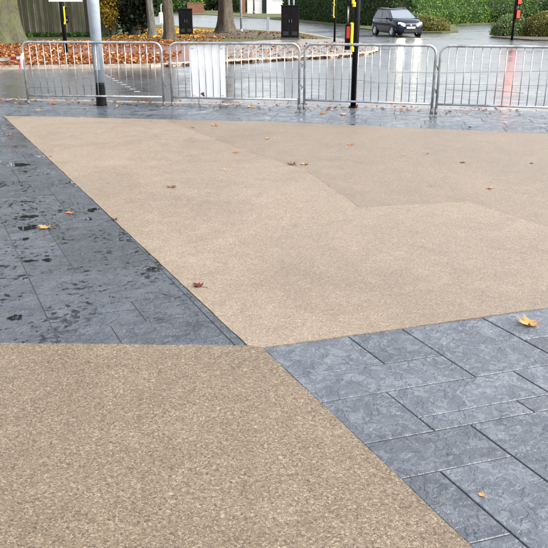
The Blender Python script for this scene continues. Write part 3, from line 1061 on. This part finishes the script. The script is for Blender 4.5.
# ------------------------------------------------------------------ street cabinets, posts
def cabinet(loc, rz, w, d, h, mat, label):
    t = tag(empty('street_cabinet', loc, rz), label, 'cabinet')
    MB().box(-w / 2 - 0.03, w / 2 + 0.03, -d / 2 - 0.03, d / 2 + 0.03, 0, 0.09, 0.01).build('plinth', 'joint', t)
    MB().box(-w / 2, w / 2, -d / 2, d / 2, 0.09, h - 0.05, 0.012).build('body', mat, t)
    MB().box(-w / 2 - 0.025, w / 2 + 0.025, -d / 2 - 0.03, d / 2 + 0.02, h - 0.05, h, 0.018).build('lid', mat, t)
    for s in (-1, 1):
        dd = MB().box(min(s * 0.008, s * (w / 2 - 0.03)), max(s * 0.008, s * (w / 2 - 0.03)), -d / 2 - 0.014, -d / 2 + 0.002, 0.16, h - 0.09, 0.004).build('door', mat, t)
        MB().box(s * 0.06 - 0.012, s * 0.06 + 0.012, -d / 2 - 0.04, -d / 2 - 0.012, h * 0.5, h * 0.5 + 0.14, 0.004).build('handle', 'galv_dull', dd)
        v = MB()
        for k in range(5):
            v.box(s * w * 0.25 - w * 0.15, s * w * 0.25 + w * 0.15, -d / 2 - 0.022, -d / 2 - 0.012, 0.22 + k * 0.035, 0.235 + k * 0.035)
        v.build('vent', 'joint', dd)
    return t


cabinet((0.79, 36.9, Z_VERGE), R(2), 0.86, 0.42, 1.60, 'black_box', 'tall black street cabinet on the paved corner')
cabinet((-4.85, 41.2, Z_VERGE), R(8), 0.74, 0.4, 1.42, 'dark_green_box', 'very dark green cabinet between the two tree trunks')
t = tag(empty('sign_post', (0.88, 38.6, Z_VERGE)), 'pair of pale thin tubes standing behind the black cabinet', 'post')
MB().tube([(-0.12, 0, 0), (-0.12, 0, 3.0)], 0.04, 10).build('tube', 'lamp_grey', t, True)
MB().tube([(0.12, 0, 0), (0.12, 0, 3.0)], 0.04, 10).build('tube', 'lamp_grey', t, True)
MB().box(-0.35, 0.35, -0.07, -0.05, 2.3, 3.0, 0.008).build('sign_plate', 'galv_dull', t)
t = tag(empty('guard_rail', (-0.34, 42.6, Z_VERGE)), 'grey end post with a thin rail running left to the trunk', 'railing')
MB().box(-0.085, 0.085, -0.05, 0.05, 0, 0.95, 0.01).build('post', 'lamp_grey', t)
MB().tube([(-0.08, 0, 0.88), (-2.4, 1.6, 0.90)], 0.025, 8).build('rail', 'lamp_grey', t)
MB().box(-2.46, -2.36, 1.55, 1.65, 0, 0.95, 0.01).build('post', 'lamp_grey', t)
t = tag(empty('pale_post', (-1.95, 44.5, Z_VERGE)), 'thin pale pole just right of the fluted trunk', 'post')
MB().tube([(0, 0, 0), (0, 0, 4.2)], [0.07, 0.06], 10).build('pole', 'lamp_grey', t, True)
MB().tube([(0, 0, 0), (0, 0, 0.25)], 0.085, 10).build('base', 'lamp_grey', t, True)
t = tag(empty('hooked_post', (-5.75, 38.4, Z_VERGE)), 'short white post with a hooked top between two trunks', 'post')
MB().tube([(0.0, 0, 0), (0.0, 0, 1.55), (0.03, 0, 1.62), (0.12, 0, 1.65), (0.22, 0, 1.62), (0.24, 0, 1.2)], 0.03, 8).build('tube', 'tape_white', t, True)
MB().box(-0.12, 0.12, -0.07, -0.02, 0.72, 1.25, 0.03).build('plate', 'tape_white', t)

# ------------------------------------------------------------------ far walls
def wall(x0, x1, y, h, label, name='garden_wall', mat='white_wall'):
    t = tag(empty(name, ((x0 + x1) / 2, y, Z_VERGE)), label, 'wall')
    l = (x1 - x0) / 2
    MB().box(-l, l, -0.15, 0.15, -0.05, h).build('wall_panel', mat, t)
    MB().box(-l - 0.05, l + 0.05, -0.2, 0.2, h, h + 0.12, 0.03).build('coping', mat, t)
    return t


def pier(x, y, h, mat, label):
    t = tag(empty('gate_pier', (x, y, Z_VERGE)), label, 'pier')
    MB().box(-0.5, 0.5, -0.4, 0.4, -0.05, h).build('shaft', mat, t)
    MB().box(-0.6, 0.6, -0.5, 0.5, h, h + 0.18, 0.05).build('cap', mat, t)


wall(-4.9, -2.2, 138.5, 2.25, 'short white garden wall between brick pier and dark gate')
wall(-0.4, 5.6, 138.0, 2.15, 'longer white garden wall right of the dark gate')
pier(-5.75, 138.2, 2.9, 'brick', 'red brick gate pier left of the white walls')
pier(-0.85, 138.0, 2.8, 'white_wall', 'white gate pier right of the dark gate')
t = tag(empty('garden_gate', (-1.75, 138.3, Z_VERGE)), 'dark gate closing the gap between the white walls', 'gate')
for k in range(4):
    MB().box(-0.42 + k * 0.21, -0.24 + k * 0.21, -0.04, 0.04, 0.05, 2.4).build('board', 'gate_dark', t)
MB().box(-0.42, 0.57, 0.045, 0.10, 1.9, 2.05).build('rail', 'gate_dark', t)
wall(-17.2, -14.0, 150.0, 1.75, 'low brown brick wall in front of the distant green hedge', mat='brick')
t = tag(empty('grey_pole', (-3.55, 133, Z_VERGE)), 'grey pole standing before the short white wall', 'post')
MB().tube([(0, 0, 0), (0, 0, 6)], [0.16, 0.11], 10).build('pole', 'galv_dull', t, True)
MB().tube([(0, 0, 0), (0, 0, 0.5)], 0.21, 10).build('base', 'galv_dull', t, True)

# ------------------------------------------------------------------ car
def build_car(loc, rz):
    t = tag(empty('hatchback_car', loc, rz), 'dark blue hatchback with headlights on, coming round the junction', 'car')
    st = [(-1.97, .48, .80, .66), (-1.92, .34, .90, .76), (-1.75, .24, .97, .825), (-1.3, .20, .98, .85), (-.5, .19, .975, .86), (.3, .19, .975, .86), (.85, .20, 0.985, .85),
          (1.2, .20, .955, .845), (1.5, .20, .90, .84), (1.74, .20, .825, .81), (1.9, .20, .73, .74), (1.97, .24, .62, .62)]
    rings = []
    for y, zb, zt, w in st:
        half = [(0.0, zb), (0.82 * w, zb), (0.96 * w, zb + 0.07), (w, zb + 0.35 * (zt - zb)), (0.985 * w, zb + 0.7 * (zt - zb)), (0.95 * w, zt - 0.07), (0.86 * w, zt - 0.012), (0.45 * w, zt + 0.02), (0.0, zt + 0.028)]
        rings.append([(x, y, z) for x, z in half] + [(-x, y, z) for x, z in half[-2:0:-1]])
    rings = [r[::-1] for r in rings]
    MB().rings(rings).build('body', 'car_paint', t, True)
    # glasshouse: four sloping faces, roof over it
    b = [(-.76, -1.80, .95), (.76, -1.80, .95), (.78, 1.02, .97), (-.78, 1.02, .97)]
    m_ = [(-.62, -1.52, 1.40), (.62, -1.52, 1.40), (.60, .20, 1.42), (-.60, .20, 1.42)]

    def pane(name, ids, mat, a=0.05, c=0.95, out=(0, 0, 0)):
        p = [Vector(b[ids[0]]), Vector(b[ids[1]]), Vector(m_[ids[1]]), Vector(m_[ids[0]])]
        n_ = (p[1] - p[0]).cross(p[3] - p[0]).normalized()
        q = [p[0].lerp(p[1], a), p[0].lerp(p[1], c), p[3].lerp(p[2], c), p[3].lerp(p[2], a)]
        q = [q[0].lerp(q[3], 0.04), q[1].lerp(q[2], 0.04), q[1].lerp(q[2], 0.97), q[0].lerp(q[3], 0.97)]
        mb = MB()
        mb.v = [tuple(x + n_ * 0.008) for x in q] + [tuple(x - n_ * 0.02) for x in q]
        mb.f = [(0, 1, 2, 3), (7, 6, 5, 4), (0, 4, 5, 1), (1, 5, 6, 2), (2, 6, 7, 3), (3, 7, 4, 0)]
        return mb.build(name, mat, t)

    mb = MB()
    mb.v = b + m_
    mb.f = [(0, 1, 5, 4), (1, 2, 6, 5), (2, 3, 7, 6), (3, 0, 4, 7), (4, 5, 6, 7)]
    mb.build('cabin', 'car_paint', t)
    pane('windscreen', (2, 3), 'car_screen', 0.05, 0.95)
    pane('rear_window', (0, 1), 'car_glass', 0.08, 0.92)
    for ids in ((1, 2), (3, 0)):
        A_, B_ = ((0.10, 0.47), (0.50, 0.90)) if ids == (1, 2) else ((0.10, 0.50), (0.53, 0.90))
        pane('side_window', ids, 'car_glass', *A_)
        pane('side_window', ids, 'car_glass', *B_)
    rr = []
    for y, z, w in ((-1.64, 1.405, .56), (-1.5, 1.45, .60), (-.9, 1.49, .605), (-.2, 1.485, .595), (.14, 1.455, .58), (.24, 1.425, .56)):
        rr.append([(-w, y, z - .04), (w, y, z - .04), (w * .95, y, z - .01), (w * .5, y, z + .012), (-w * .5, y, z + .012), (-w * .95, y, z - .01)])
    MB().rings(rr).build('roof', 'car_paint', t, True)
    for s in (-1, 1):
        MB().tube([(s * .52, -1.35, 1.49), (s * .52, -1.25, 1.53), (s * .52, -.1, 1.53), (s * .52, 0.0, 1.48)], 0.016, 6).build('roof_rail', 'galv', t)
        mi = MB().rings([[(s * .80 + s * .20 * a, 0.72 + .05 * math.cos(w) * k, .98 + .065 * math.sin(w) * k) for w in [2 * math.pi * i / 10 for i in range(10)]] for a, k in ((0, .6), (.35, 1), (.85, 1), (1, .6))])
        mi.build('wing_mirror', 'car_paint', t, True)
        # headlight: swept lens on the corner
        hl = MB().rings([[(s * (0.53 + dx * .19), yy + 0.065 - max(0, dx) * 0.13, 0.665 + dz * 1.25 * k + 0.03 * dx) for dx, dz in ((-1, -.05), (-.3, -.075), (.6, -.07), (1, .0), (.8, .07), (0, .075), (-.8, .05))] for yy, k in ((1.78, 1.0), (1.875, 1.0), (1.905, 0.7))])
        hl.build('headlight', 'head_lit', t, True)
        MB().box(s * .55 - .09, s * .55 + .09, 1.84, 1.925, .36, .42, .01).build('fog_light', 'alloy', t)
        MB().box(s * .60 - .07, s * .60 + .07, -1.985, -1.88, .62, .90, .02).build('tail_light', 'red_face', t)
    MB().box(-.42, .42, 1.86, 1.975, .26, .42, .02).build('lower_grille', 'car_trim', t)
    MB().box(-.30, .30, 1.80, 1.965, .60, .68, .02).build('grille', 'car_trim', t)
    MB().tube([(0, 1.95, .64), (0, 1.982, .64)], .055, 14).build('badge', 'chrome', t)
    MB().box(-.26, .26, 1.955, 1.99, .455, .555, .004).build('number_plate', 'plate_white', t)
    for s in (-1, 1):
        MB().tube([(s * .18, .93, 1.005), (s * .05 - .1, .70, 1.135)], .01, 5).build('wiper', 'car_trim', t)
        MB().box(s * .866 - .012, s * .866 + .012, -1.0, 1.0, .42, .46, .004).build('door_moulding', 'car_trim', t)
        for y0 in (-.42, .45):
            MB().box(s * .862 - .02, s * .862 + .02, y0 - .09, y0 + .09, .80, .83, .006).build('door_handle', 'car_paint', t)
    for y in (-1.24, 1.24):
        for s in (-1, 1):
            w = empty('wheel', (s * 0.76, y, 0.30))
            w.parent = t
            xs = [(-.10, .20), (-.10, .28), (-.07, .30), (.07, .30), (.10, .28), (.10, .20)]
            MB().rings([[(x, r_ * math.cos(a), r_ * math.sin(a)) for a in [2 * math.pi * i / 24 for i in range(24)]] for x, r_ in xs], False).build('tyre', 'tyre', w, True)
            rim = MB()
            rim.rings([[(s * x, r_ * math.cos(a), r_ * math.sin(a)) for a in [2 * math.pi * i / 20 for i in range(20)]] for x, r_ in ((.0, .20), (.098, .205), (.103, .19), (.06, .175))], False)
            for i in range(6):
                a = 2 * math.pi * i / 6
                ca, sa = math.cos(a), math.sin(a)
                k = len(rim.v)
                for (rr_, hw) in ((.02, .035), (.19, .03)):
                    for q in (-1, 1):
                        for xx in (.055, .085):
                            rim.v.append((s * xx, rr_ * ca - q * hw * sa, rr_ * sa + q * hw * ca))
                rim.f += [tuple(k + q for q in f) for f in ((0, 1, 3, 2), (4, 6, 7, 5), (0, 4, 5, 1), (2, 3, 7, 6), (1, 5, 7, 3), (0, 2, 6, 4))]
            rim.build('rim', 'alloy', w)
            MB().rings([[(s * x, r_ * math.cos(a), r_ * math.sin(a)) for a in [2 * math.pi * i / 24 for i in range(24)]] for x, r_ in ((.02, .345), (.104, .345), (.104, .30))], False).build('arch', 'car_trim', w)
    return t


build_car((7.12, 43.5, Z_ROAD), R(-75.5 - 90))

# ------------------------------------------------------------------ signal poles
def signal_pole(loc, rz, side, label, pole_r=0.057, lit=('red_face', 'red_face'), units=((0.98, 0.42), (1.70, 0.46)), yellow=True, head=None, sign=None, rear=False, zpole=3.4):
    t = tag(empty('signal_pole', loc, rz), label, 'signal')
    MB().tube([(0, 0, 0), (0, 0, 0.9), (0, 0, 0.96), (0, 0, zpole)], [pole_r * 0.86, pole_r * 0.86, pole_r, pole_r], 16).build('pole', 'black_paint', t, True)
    MB().tube([(0, 0, 0), (0, 0, 0.03)], pole_r * 1.35, 16).build('base_collar', 'black_paint', t)
    s = side
    for i, (z, h) in enumerate(units):
        if not yellow:
            u = MB().box(min(s * 0.03, s * 0.23), max(s * 0.03, s * 0.23), -0.12, 0.02, z, z + h, 0.014).build('push_button_unit', 'black_paint', t)
            MB().box(min(s * 0.045, s * 0.215), max(s * 0.045, s * 0.215), -0.135, -0.118, z + h * 0.12, z + h * 0.92, 0.006).build('display', lit[i], u)
            continue
        x0, x1 = sorted((s * 0.10, s * 0.185))
        u = MB().box(x0, x1, -0.07, 0.06, z, z + h, 0.012).build('push_button_unit', 'black_paint', t)
        x0, x1 = sorted((s * 0.115, s * 0.170))
        MB().box(x0, x1, -0.078, -0.068, z + h * 0.45, z + h * 0.90, 0.004).build('display', lit[i], u)
        MB().tube([(s * 0.142, -0.068, z + h * 0.2), (s * 0.142, -0.085, z + h * 0.2)], 0.02, 12).build('button', 'galv', u)
        x0, x1 = sorted((s * 0.052, s * 0.102))
        yb = MB()
        pr = [(0.0, 0.10), (0.06, 0.0), (0.0, -0.02)]
        yb.box(x0, x1, -0.085, 0.07, z + 0.02, z + h + 0.02, 0.014)
        yb.box(min(s * 0.03, s * 0.08), max(s * 0.03, s * 0.08), -0.08, 0.06, z - 0.03, z + 0.05, 0.012)
        yb.build('yellow_case', 'yellow', t)
    if len(units) > 1:
        MB().tube([(s * 0.145, 0, units[0][0] + units[0][1]), (s * 0.145, 0, units[1][0])], 0.014, 8).build('conduit', 'galv', t, True)
    if head is not None:
        hz, lampm = head
        hd = MB().box(-0.17, 0.17, -0.16, -0.06, hz, hz + 0.98, 0.02).build('signal_head', 'black_paint', t)
        MB().box(-0.26, 0.26, -0.06, -0.045, hz - 0.1, hz + 1.08, 0.005).build('backing_board', 'black_paint', t)
        for k in range(3):
            zc = hz + 0.17 + 0.32 * k
            MB().tube([(0, -0.158, zc), (0, -0.172, zc)], 0.10, 20).build('lens', lampm if k == 2 else 'lens_off', hd)
            arc = []
            vis = MB()
            for a in range(9):
                an = R(-10 + 200 * a / 8)
                vis.v.append((0.118 * math.cos(an), -0.158, zc + 0.118 * math.sin(an)))
                vis.v.append((0.118 * math.cos(an), -0.30 + 0.05 * abs(math.cos(an)), zc + 0.118 * math.sin(an)))
            for a in range(8):
                vis.f.append((2 * a, 2 * a + 1, 2 * a + 3, 2 * a + 2))
            vis.build('visor', 'black_paint', hd)
    if sign is not None:
        x0, x1, z0, z1 = sign
        MB().box(x0, x1, -0.085, -0.07, z0, z1, 0.005).build('sign_plate', 'white_board', t)
        for z in (z0 + 0.12, z1 - 0.12):
            MB().box(-0.09, 0.09, -0.072, 0.065, z - 0.02, z + 0.02, 0.004).build('bracket', 'galv_dull', t)
    return t


signal_pole((1.40, 12.74, -0.0125), 0, -1, 'black signal pole with yellow push button boxes behind the third barrier', head=(2.55, 'lens_off'))
signal_pole((2.82, 34.7, Z_VERGE), 0, -1, 'thin black signal pole near the kerb edge behind the paved corner', units=((1.08, 0.46), (1.60, 0.5)), lit=('lens_off', 'lens_off'), head=(2.5, 'lens_off'))
signal_pole((-7.0, 24.9, Z_VERGE), R(6), 1, 'black pole with white sign plate standing in the leaf drift', pole_r=0.075, units=((1.05, 0.50),), lit=('lens_off',), sign=(-0.38, 0.70, 1.72, 2.3), zpole=3.6)
signal_pole((12.05, 37.7, Z_VERGE - 0.07), R(10), 1, 'black signal post with lit red displays in front of the bushes', pole_r=0.07, lit=('red_lit', 'red_lit'), units=((1.0, 0.46), (1.66, 0.5)), yellow=False, head=(2.35, 'red_lamp'))

# ------------------------------------------------------------------ lamp post
t = tag(empty('lamp_post', (-3.12, 13.05, -0.0125)), 'pale grey lamp post with a black base behind the left barrier', 'lamp post')
MB().tube([(0, 0, 0), (0, 0, 0.02), (0, 0, 0.36), (0, 0, 0.40)], [0.105, 0.098, 0.080, 0.078], 14).build('base', 'black_paint', t, True)
MB().tube([(0, 0, 0.401), (0, 0, 1.8), (0, 0, 6.6)], [0.084, 0.108, 0.112], 12).build('shaft', 'lamp_grey', t, True)
MB().tube([(0, 0, 6.6), (0, 0, 7.2), (0, 0.3, 7.6), (0, 1.2, 7.75)], [0.06, 0.055, 0.05, 0.045], 10).build('arm', 'lamp_grey', t, True)
MB().box(-0.13, 0.13, 1.1, 1.75, 7.68, 7.80, 0.03).build('lantern', 'galv_dull', t)
MB().box(-0.045, 0.045, -0.100, -0.080, 0.62, 1.02, 0.004).build('access_door', 'lamp_grey', t)

# ------------------------------------------------------------------ crowd barriers
def barrier(p0, p1, label, nbar):
    a, b = Vector(p0), Vector(p1)
    L = (b - a).length
    t = tag(empty('crowd_barrier', (a.x, a.y, -0.0125), math.atan2(b.y - a.y, b.x - a.x)), label, 'barrier', 'steel crowd barriers standing in a row')
    H, rr = 1.09, 0.13
    pts = [(0, 0, 0.03), (0, 0, H - rr)]
    for i in range(1, 7):
        an = math.pi - (math.pi / 2) * i / 6
        pts.append((rr + rr * math.cos(an), 0, H - rr + rr * math.sin(an)))
    for i in range(0, 7):
        an = math.pi / 2 - (math.pi / 2) * i / 6
        pts.append((L - rr + rr * math.cos(an), 0, H - rr + rr * math.sin(an)))
    pts.append((L, 0, 0.03))
    MB().tube(pts, 0.0215, 10).build('frame', 'galv', t, True)
    MB().tube([(0.02, 0, 0.175), (L - 0.02, 0, 0.175)], 0.0175, 8).build('bottom_rail', 'galv', t, True)
    bar = None
    for i in range(nbar):
        x = L * (i + 1) / (nbar + 1)
        if bar is None:
            bar = MB().tube([(0, 0, 0.175), (0, 0, H)], 0.0075, 6).build('bar', 'galv', t, True, (x, 0, 0))
        else:
            c = bar.copy()
            COL.objects.link(c)
            c.location = (x + rng.uniform(-0.005, 0.005), rng.uniform(-0.003, 0.003), 0)
            c.rotation_euler = (rng.gauss(0, 0.006), rng.gauss(0, 0.010), 0)
    t.rotation_euler = (rng.uniform(-0.012, 0.012), 0, t.rotation_euler[2])
    for x in (0.0, L):
        MB().box(x - 0.022, x + 0.022, -0.30, 0.30, 0.0, 0.018, 0.004).build('foot', 'galv_dull', t)
        MB().tube([(x, 0, 0.0), (x, 0, 0.10)], 0.0255, 10).build('foot_socket', 'galv_dull', t, True)
    for z in (0.42, 0.78):
        MB().tube([(L, 0, z), (L + 0.03, -0.01, z), (L + 0.045, -0.01, z - 0.02), (L + 0.045, -0.01, z - 0.07)], 0.007, 6).build('hook', 'galv_dull', t, True)
        MB().tube([(0, 0, z - 0.03), (-0.03, 0.0, z - 0.03), (-0.045, 0.02, z - 0.03), (-0.03, 0.035, z - 0.03), (0, 0.02, z - 0.03)], 0.006, 6).build('hook_eye', 'galv_dull', t, True)
    return t


barrier((-4.44, 13.06), (-1.95, 12.80), 'leftmost crowd barrier, in front of the grey lamp post', 18)
barrier((-1.80, 12.78), (0.43, 12.42), 'crowd barrier carrying the white board', 17)
barrier((0.52, 12.40), (2.60, 11.86), 'crowd barrier in front of the black signal pole', 16)
barrier((2.67, 11.84), (5.05, 11.30), 'rightmost crowd barrier, running out of the picture', 18)
# the white board tied to the second barrier
bx, by = -1.80, 12.78
ang = math.atan2(12.42 - 12.78, 0.43 + 1.80)
t = tag(empty('white_board', (bx, by, -0.0125), ang), 'white plastic board hung on the second barrier', 'board')
MB().box(0.335, 0.965, 0.026, 0.034, 0.155, 1.055).build('sheet', 'white_board', t)
for x in (0.40, 0.91):
    for z in (0.22, 1.0):
        MB().tube([(x - 0.02, -0.012, z), (x + 0.02, -0.012, z), (x + 0.02, 0.036, z), (x - 0.02, 0.036, z)], 0.003, 5).build('cable_tie', 'black_paint', t)
MB().prism(blob(0.555, 0.0, 0.035, 0.03, 0, 14, 5), 0, 0.002).build('smudge', 'leaf_brown', t, loc=(0, 0.0255, 0.235)).rotation_euler = (R(90), 0, 0)

# red and white tape tied to the left barrier
tape = tag(empty('barrier_tape', (-4.45, 13.06, 0.0)), 'red and white tape tied to the leftmost barrier and trailing left', 'tape')
pts = [Vector((0, 0, 0.82)), Vector((-0.35, 0.05, 0.775)), Vector((-0.9, 0.12, 0.765)), Vector((-1.6, 0.2, 0.79)), Vector((-2.6, 0.3, 0.88))]
k = 0
for i in range(len(pts) - 1):
    for j in range(3):
        a, b = pts[i].lerp(pts[i + 1], j / 3), pts[i].lerp(pts[i + 1], (j + 1) / 3)
        mb = MB()
        h = 0.024
        tw = 0.02 * math.sin(k * 0.9)
        mb.v = [(a.x, a.y - 0.002 + tw, a.z - h), (b.x, b.y - 0.002 + tw, b.z - h), (b.x, b.y - 0.002 - tw, b.z + h), (a.x, a.y - 0.002 - tw, a.z + h)]
        mb.v += [(x, y + 0.003, z) for x, y, z in mb.v]
        mb.f = [(0, 1, 2, 3), (7, 6, 5, 4), (0, 4, 5, 1), (1, 5, 6, 2), (2, 6, 7, 3), (3, 7, 4, 0)]
        mb.build('stripe', 'tape_red' if k % 3 == 1 else 'tape_white', tape)
        k += 1
MB().tube([(0.03, -0.03, 0.90), (0.0, -0.04, 0.83), (-0.025, -0.035, 0.74), (-0.01, -0.03, 0.62)], [0.012, 0.032, 0.026, 0.008], 7).build('knot', 'tape_white', tape)
MB().tube([(-0.02, -0.05, 0.80), (-0.05, -0.06, 0.71), (-0.05, -0.05, 0.62)], [0.010, 0.018, 0.006], 6).build('loose_end', 'tape_red', tape)

# ------------------------------------------------------------------ single fallen leaves
def leaf_mesh(seed, curl, fold):
    r = random.Random(seed)
    lob = [(90, 1.0), (66, .50), (48, .86), (22, .46), (2, .72), (-30, .34), (-62, .36), (-90, .20), (-118, .36), (-150, .34), (178, .72), (158, .46), (132, .86), (114, .50)]
    out = []
    for i in range(len(lob)):
        a0, r0 = lob[i]
        a1, r1 = lob[(i + 1) % len(lob)]
        if a1 > a0 + 1:
            a1 -= 360
        r0 *= r.uniform(0.9, 1.1)
        out.append((a0, r0))
        out.append(((a0 + a1) / 2 + r.uniform(-3, 3), (r0 + r1) / 2 * r.uniform(0.82, 0.98)))
    P = []
    for a, q in out:
        P.append((q * math.cos(R(a)) * 0.5, q * math.sin(R(a)) * 0.5))
    mb = MB()

    def zz(x, y):
        d = math.hypot(x, y)
        return curl * d * d * 0.75 + fold * abs(x) * 0.30 + 0.10 * math.sin(x * 17 + seed) * d + 0.05 * math.cos(y * 15 + seed * 2) * d

    mb.v.append((0, -0.02, 0.0))
    n = len(P)
    for k in (0.5, 1.0):
        for x, y in P:
            mb.v.append((x * k, y * k, zz(x * k, y * k)))
    for i in range(n):
        j = (i + 1) % n
        mb.f.append((0, 1 + j, 1 + i))
        mb.f.append((1 + i, 1 + j, 1 + n + j, 1 + n + i))
    mb.tube([(0, -0.05, 0.004), (0.02, -0.22, 0.02), (0.07, -0.36, 0.025), (0.15, -0.45, 0.03)], [0.012, 0.010, 0.010, 0.014], 5)
    zmin = min(v[2] for v in mb.v)
    mb.v = [(x, y, z - zmin) for x, y, z in mb.v]
    return mb


LEAVES = [
    (1.46, 3.65, 0.165, 1.9, 'leaf_tan', 0.9, 0.35, 'large tan maple leaf on the right slate panel'),
    (0.77, 2.15, 0.034, 0.4, 'leaf_tan', 0.4, 0.3, 'tiny tan leaf scrap low on the right slate panel'),
    (-1.85, 5.50, 0.145, 1.2, 'leaf_tan', 0.25, 0.1, 'pale tan leaf beside the blackest puddle on left slate'),
    (-1.77, 5.94, 0.095, 2.6, 'leaf_orange', 0.3, 0.1, 'small orange leaf on left slate behind the pale tan leaf'),
    (-0.48, 4.22, 0.10, 0.9, 'leaf_red', 0.5, 0.9, 'dark red folded leaf on gravel near the slate point'),
    (0.21, 7.91, 0.14, 0.3, 'leaf_brown', 0.8, 0.5, 'brown curled leaf, left one of the touching pair on gravel'),
    (0.36, 7.93, 0.125, 2.2, 'leaf_tan', 0.8, 0.5, 'tan curled leaf, right one of the touching pair on gravel'),
    (-0.46, 8.59, 0.10, 1.0, 'leaf_orange', 0.7, 0.4, 'small orange leaf on gravel up and left of the pair'),
    (-0.88, 10.64, 0.15, 0.0, 'leaf_orange', 0.7, 0.3, 'orange leaf on gravel below the white board'),
    (-1.90, 11.02, 0.11, 0.7, 'leaf_brown', 0.9, 0.4, 'brown leaf on gravel below the gap of first two barriers'),
    (-1.19, 10.46, 0.06, 0.7, 'leaf_brown', 0.7, 0.4, 'tiny brown leaf just left of the orange one below the board'),
    (-0.08, 9.55, 0.085, 2.0, 'leaf_tan', 0.8, 0.4, 'small tan leaf on gravel behind the touching pair'),
    (-1.01, 6.84, 0.12, 0.05, 'leaf_brown', 0.1, 0.8, 'thin brown leaf alone on the left of the gravel'),
    (-0.54, 7.65, 0.065, 1.5, 'leaf_yellow', 0.5, 0.4, 'tiny yellow leaf left of the touching pair'),
    (2.13, 6.80, 0.085, 1.4, 'leaf_orange', 0.5, 0.3, 'small orange leaf just beyond the gravel seam at right'),
    (0.99, 9.12, 0.105, 0.4, 'leaf_orange', 0.4, 0.3, 'orange leaf on gravel midway behind the seam corner'),
    (1.57, 8.47, 0.07, 0.0, 'leaf_pale', 0.2, 0.2, 'small flat pale leaf on the back gravel'),
    (1.86, 8.53, 0.05, 0.0, 'leaf_brown', 0.6, 0.4, 'tiny brown leaf right of the flat pale leaf'),
    (2.16, 8.01, 0.09, 0.2, 'leaf_brown', 0.2, 0.4, 'flattened brown leaf in the middle of the back gravel'),
    (2.93, 7.96, 0.055, 0.2, 'leaf_black', 0.5, 0.5, 'tiny black leaf near the right edge on back gravel'),
    (-3.67, 9.87, 0.11, 0.9, 'leaf_orange', 0.3, 0.2, 'orange leaf at the far end of the left slate'),
    (-4.01, 13.2, 0.19, 1.1, 'leaf_orange', 1.0, 0.4, 'large curled orange leaf under the leftmost barrier'),
    (-4.05, 12.35, 0.12, 0.3, 'leaf_tan', 0.6, 0.3, 'tan leaf on wet paving by the left barrier foot'),
    (-3.31, 12.62, 0.12, 2.3, 'leaf_pale', 0.6, 0.3, 'pale leaf on wet paving left of the lamp base'),
    (-2.80, 13.0, 0.13, 2.9, 'leaf_yellow', 0.5, 0.3, 'yellow leaf just right of the lamp base'),
    (-0.85, 13.0, 0.16, 0.6, 'leaf_pale', 0.4, 0.2, 'pale leaf under the barrier with the white board'),
    (-0.42, 12.78, 0.20, 0.2, 'leaf_pale', 0.5, 0.2, 'wide pale leaf under the bare right part of second barrier'),
    (0.82, 11.98, 0.14, 0.5, 'leaf_orange', 1.0, 0.5, 'orange curled leaf on wet paving left of signal pole foot'),
    (1.17, 11.87, 0.16, 1.5, 'leaf_pale', 0.4, 0.3, 'pale leaf on wet paving just before the signal pole foot'),
    (2.88, 10.46, 0.12, 0.1, 'leaf_black', 0.4, 0.5, 'black wet leaf at the back edge of the gravel'),
    (-1.34, 5.72, 0.075, 0.6, 'leaf_black', 0.3, 0.3, 'black wet leaf at the slate edge left of the gravel'),
    (-2.66, 8.35, 0.05, 0.0, 'leaf_brown', 0.9, 0.5, 'tiny brown leaf on the gravel border of the left slate'),
    (-3.30, 9.0, 0.09, 0.8, 'leaf_red', 0.2, 0.2, 'dull red leaf near the far end of left slate'),
]
for i, (x, y, s_, rz, mt, cu, fo, lab) in enumerate(LEAVES):
    o = leaf_mesh(i * 3 + 1, cu, fo).build('fallen_leaf', mt, None, True, (x, y, 0.0025 if y < 11 else -0.010), rz)
    o.scale = (s_ * 1.2, s_ * 1.2, s_ * 1.2)
    tag(o, lab, 'leaf', 'single fallen leaves on the paving')
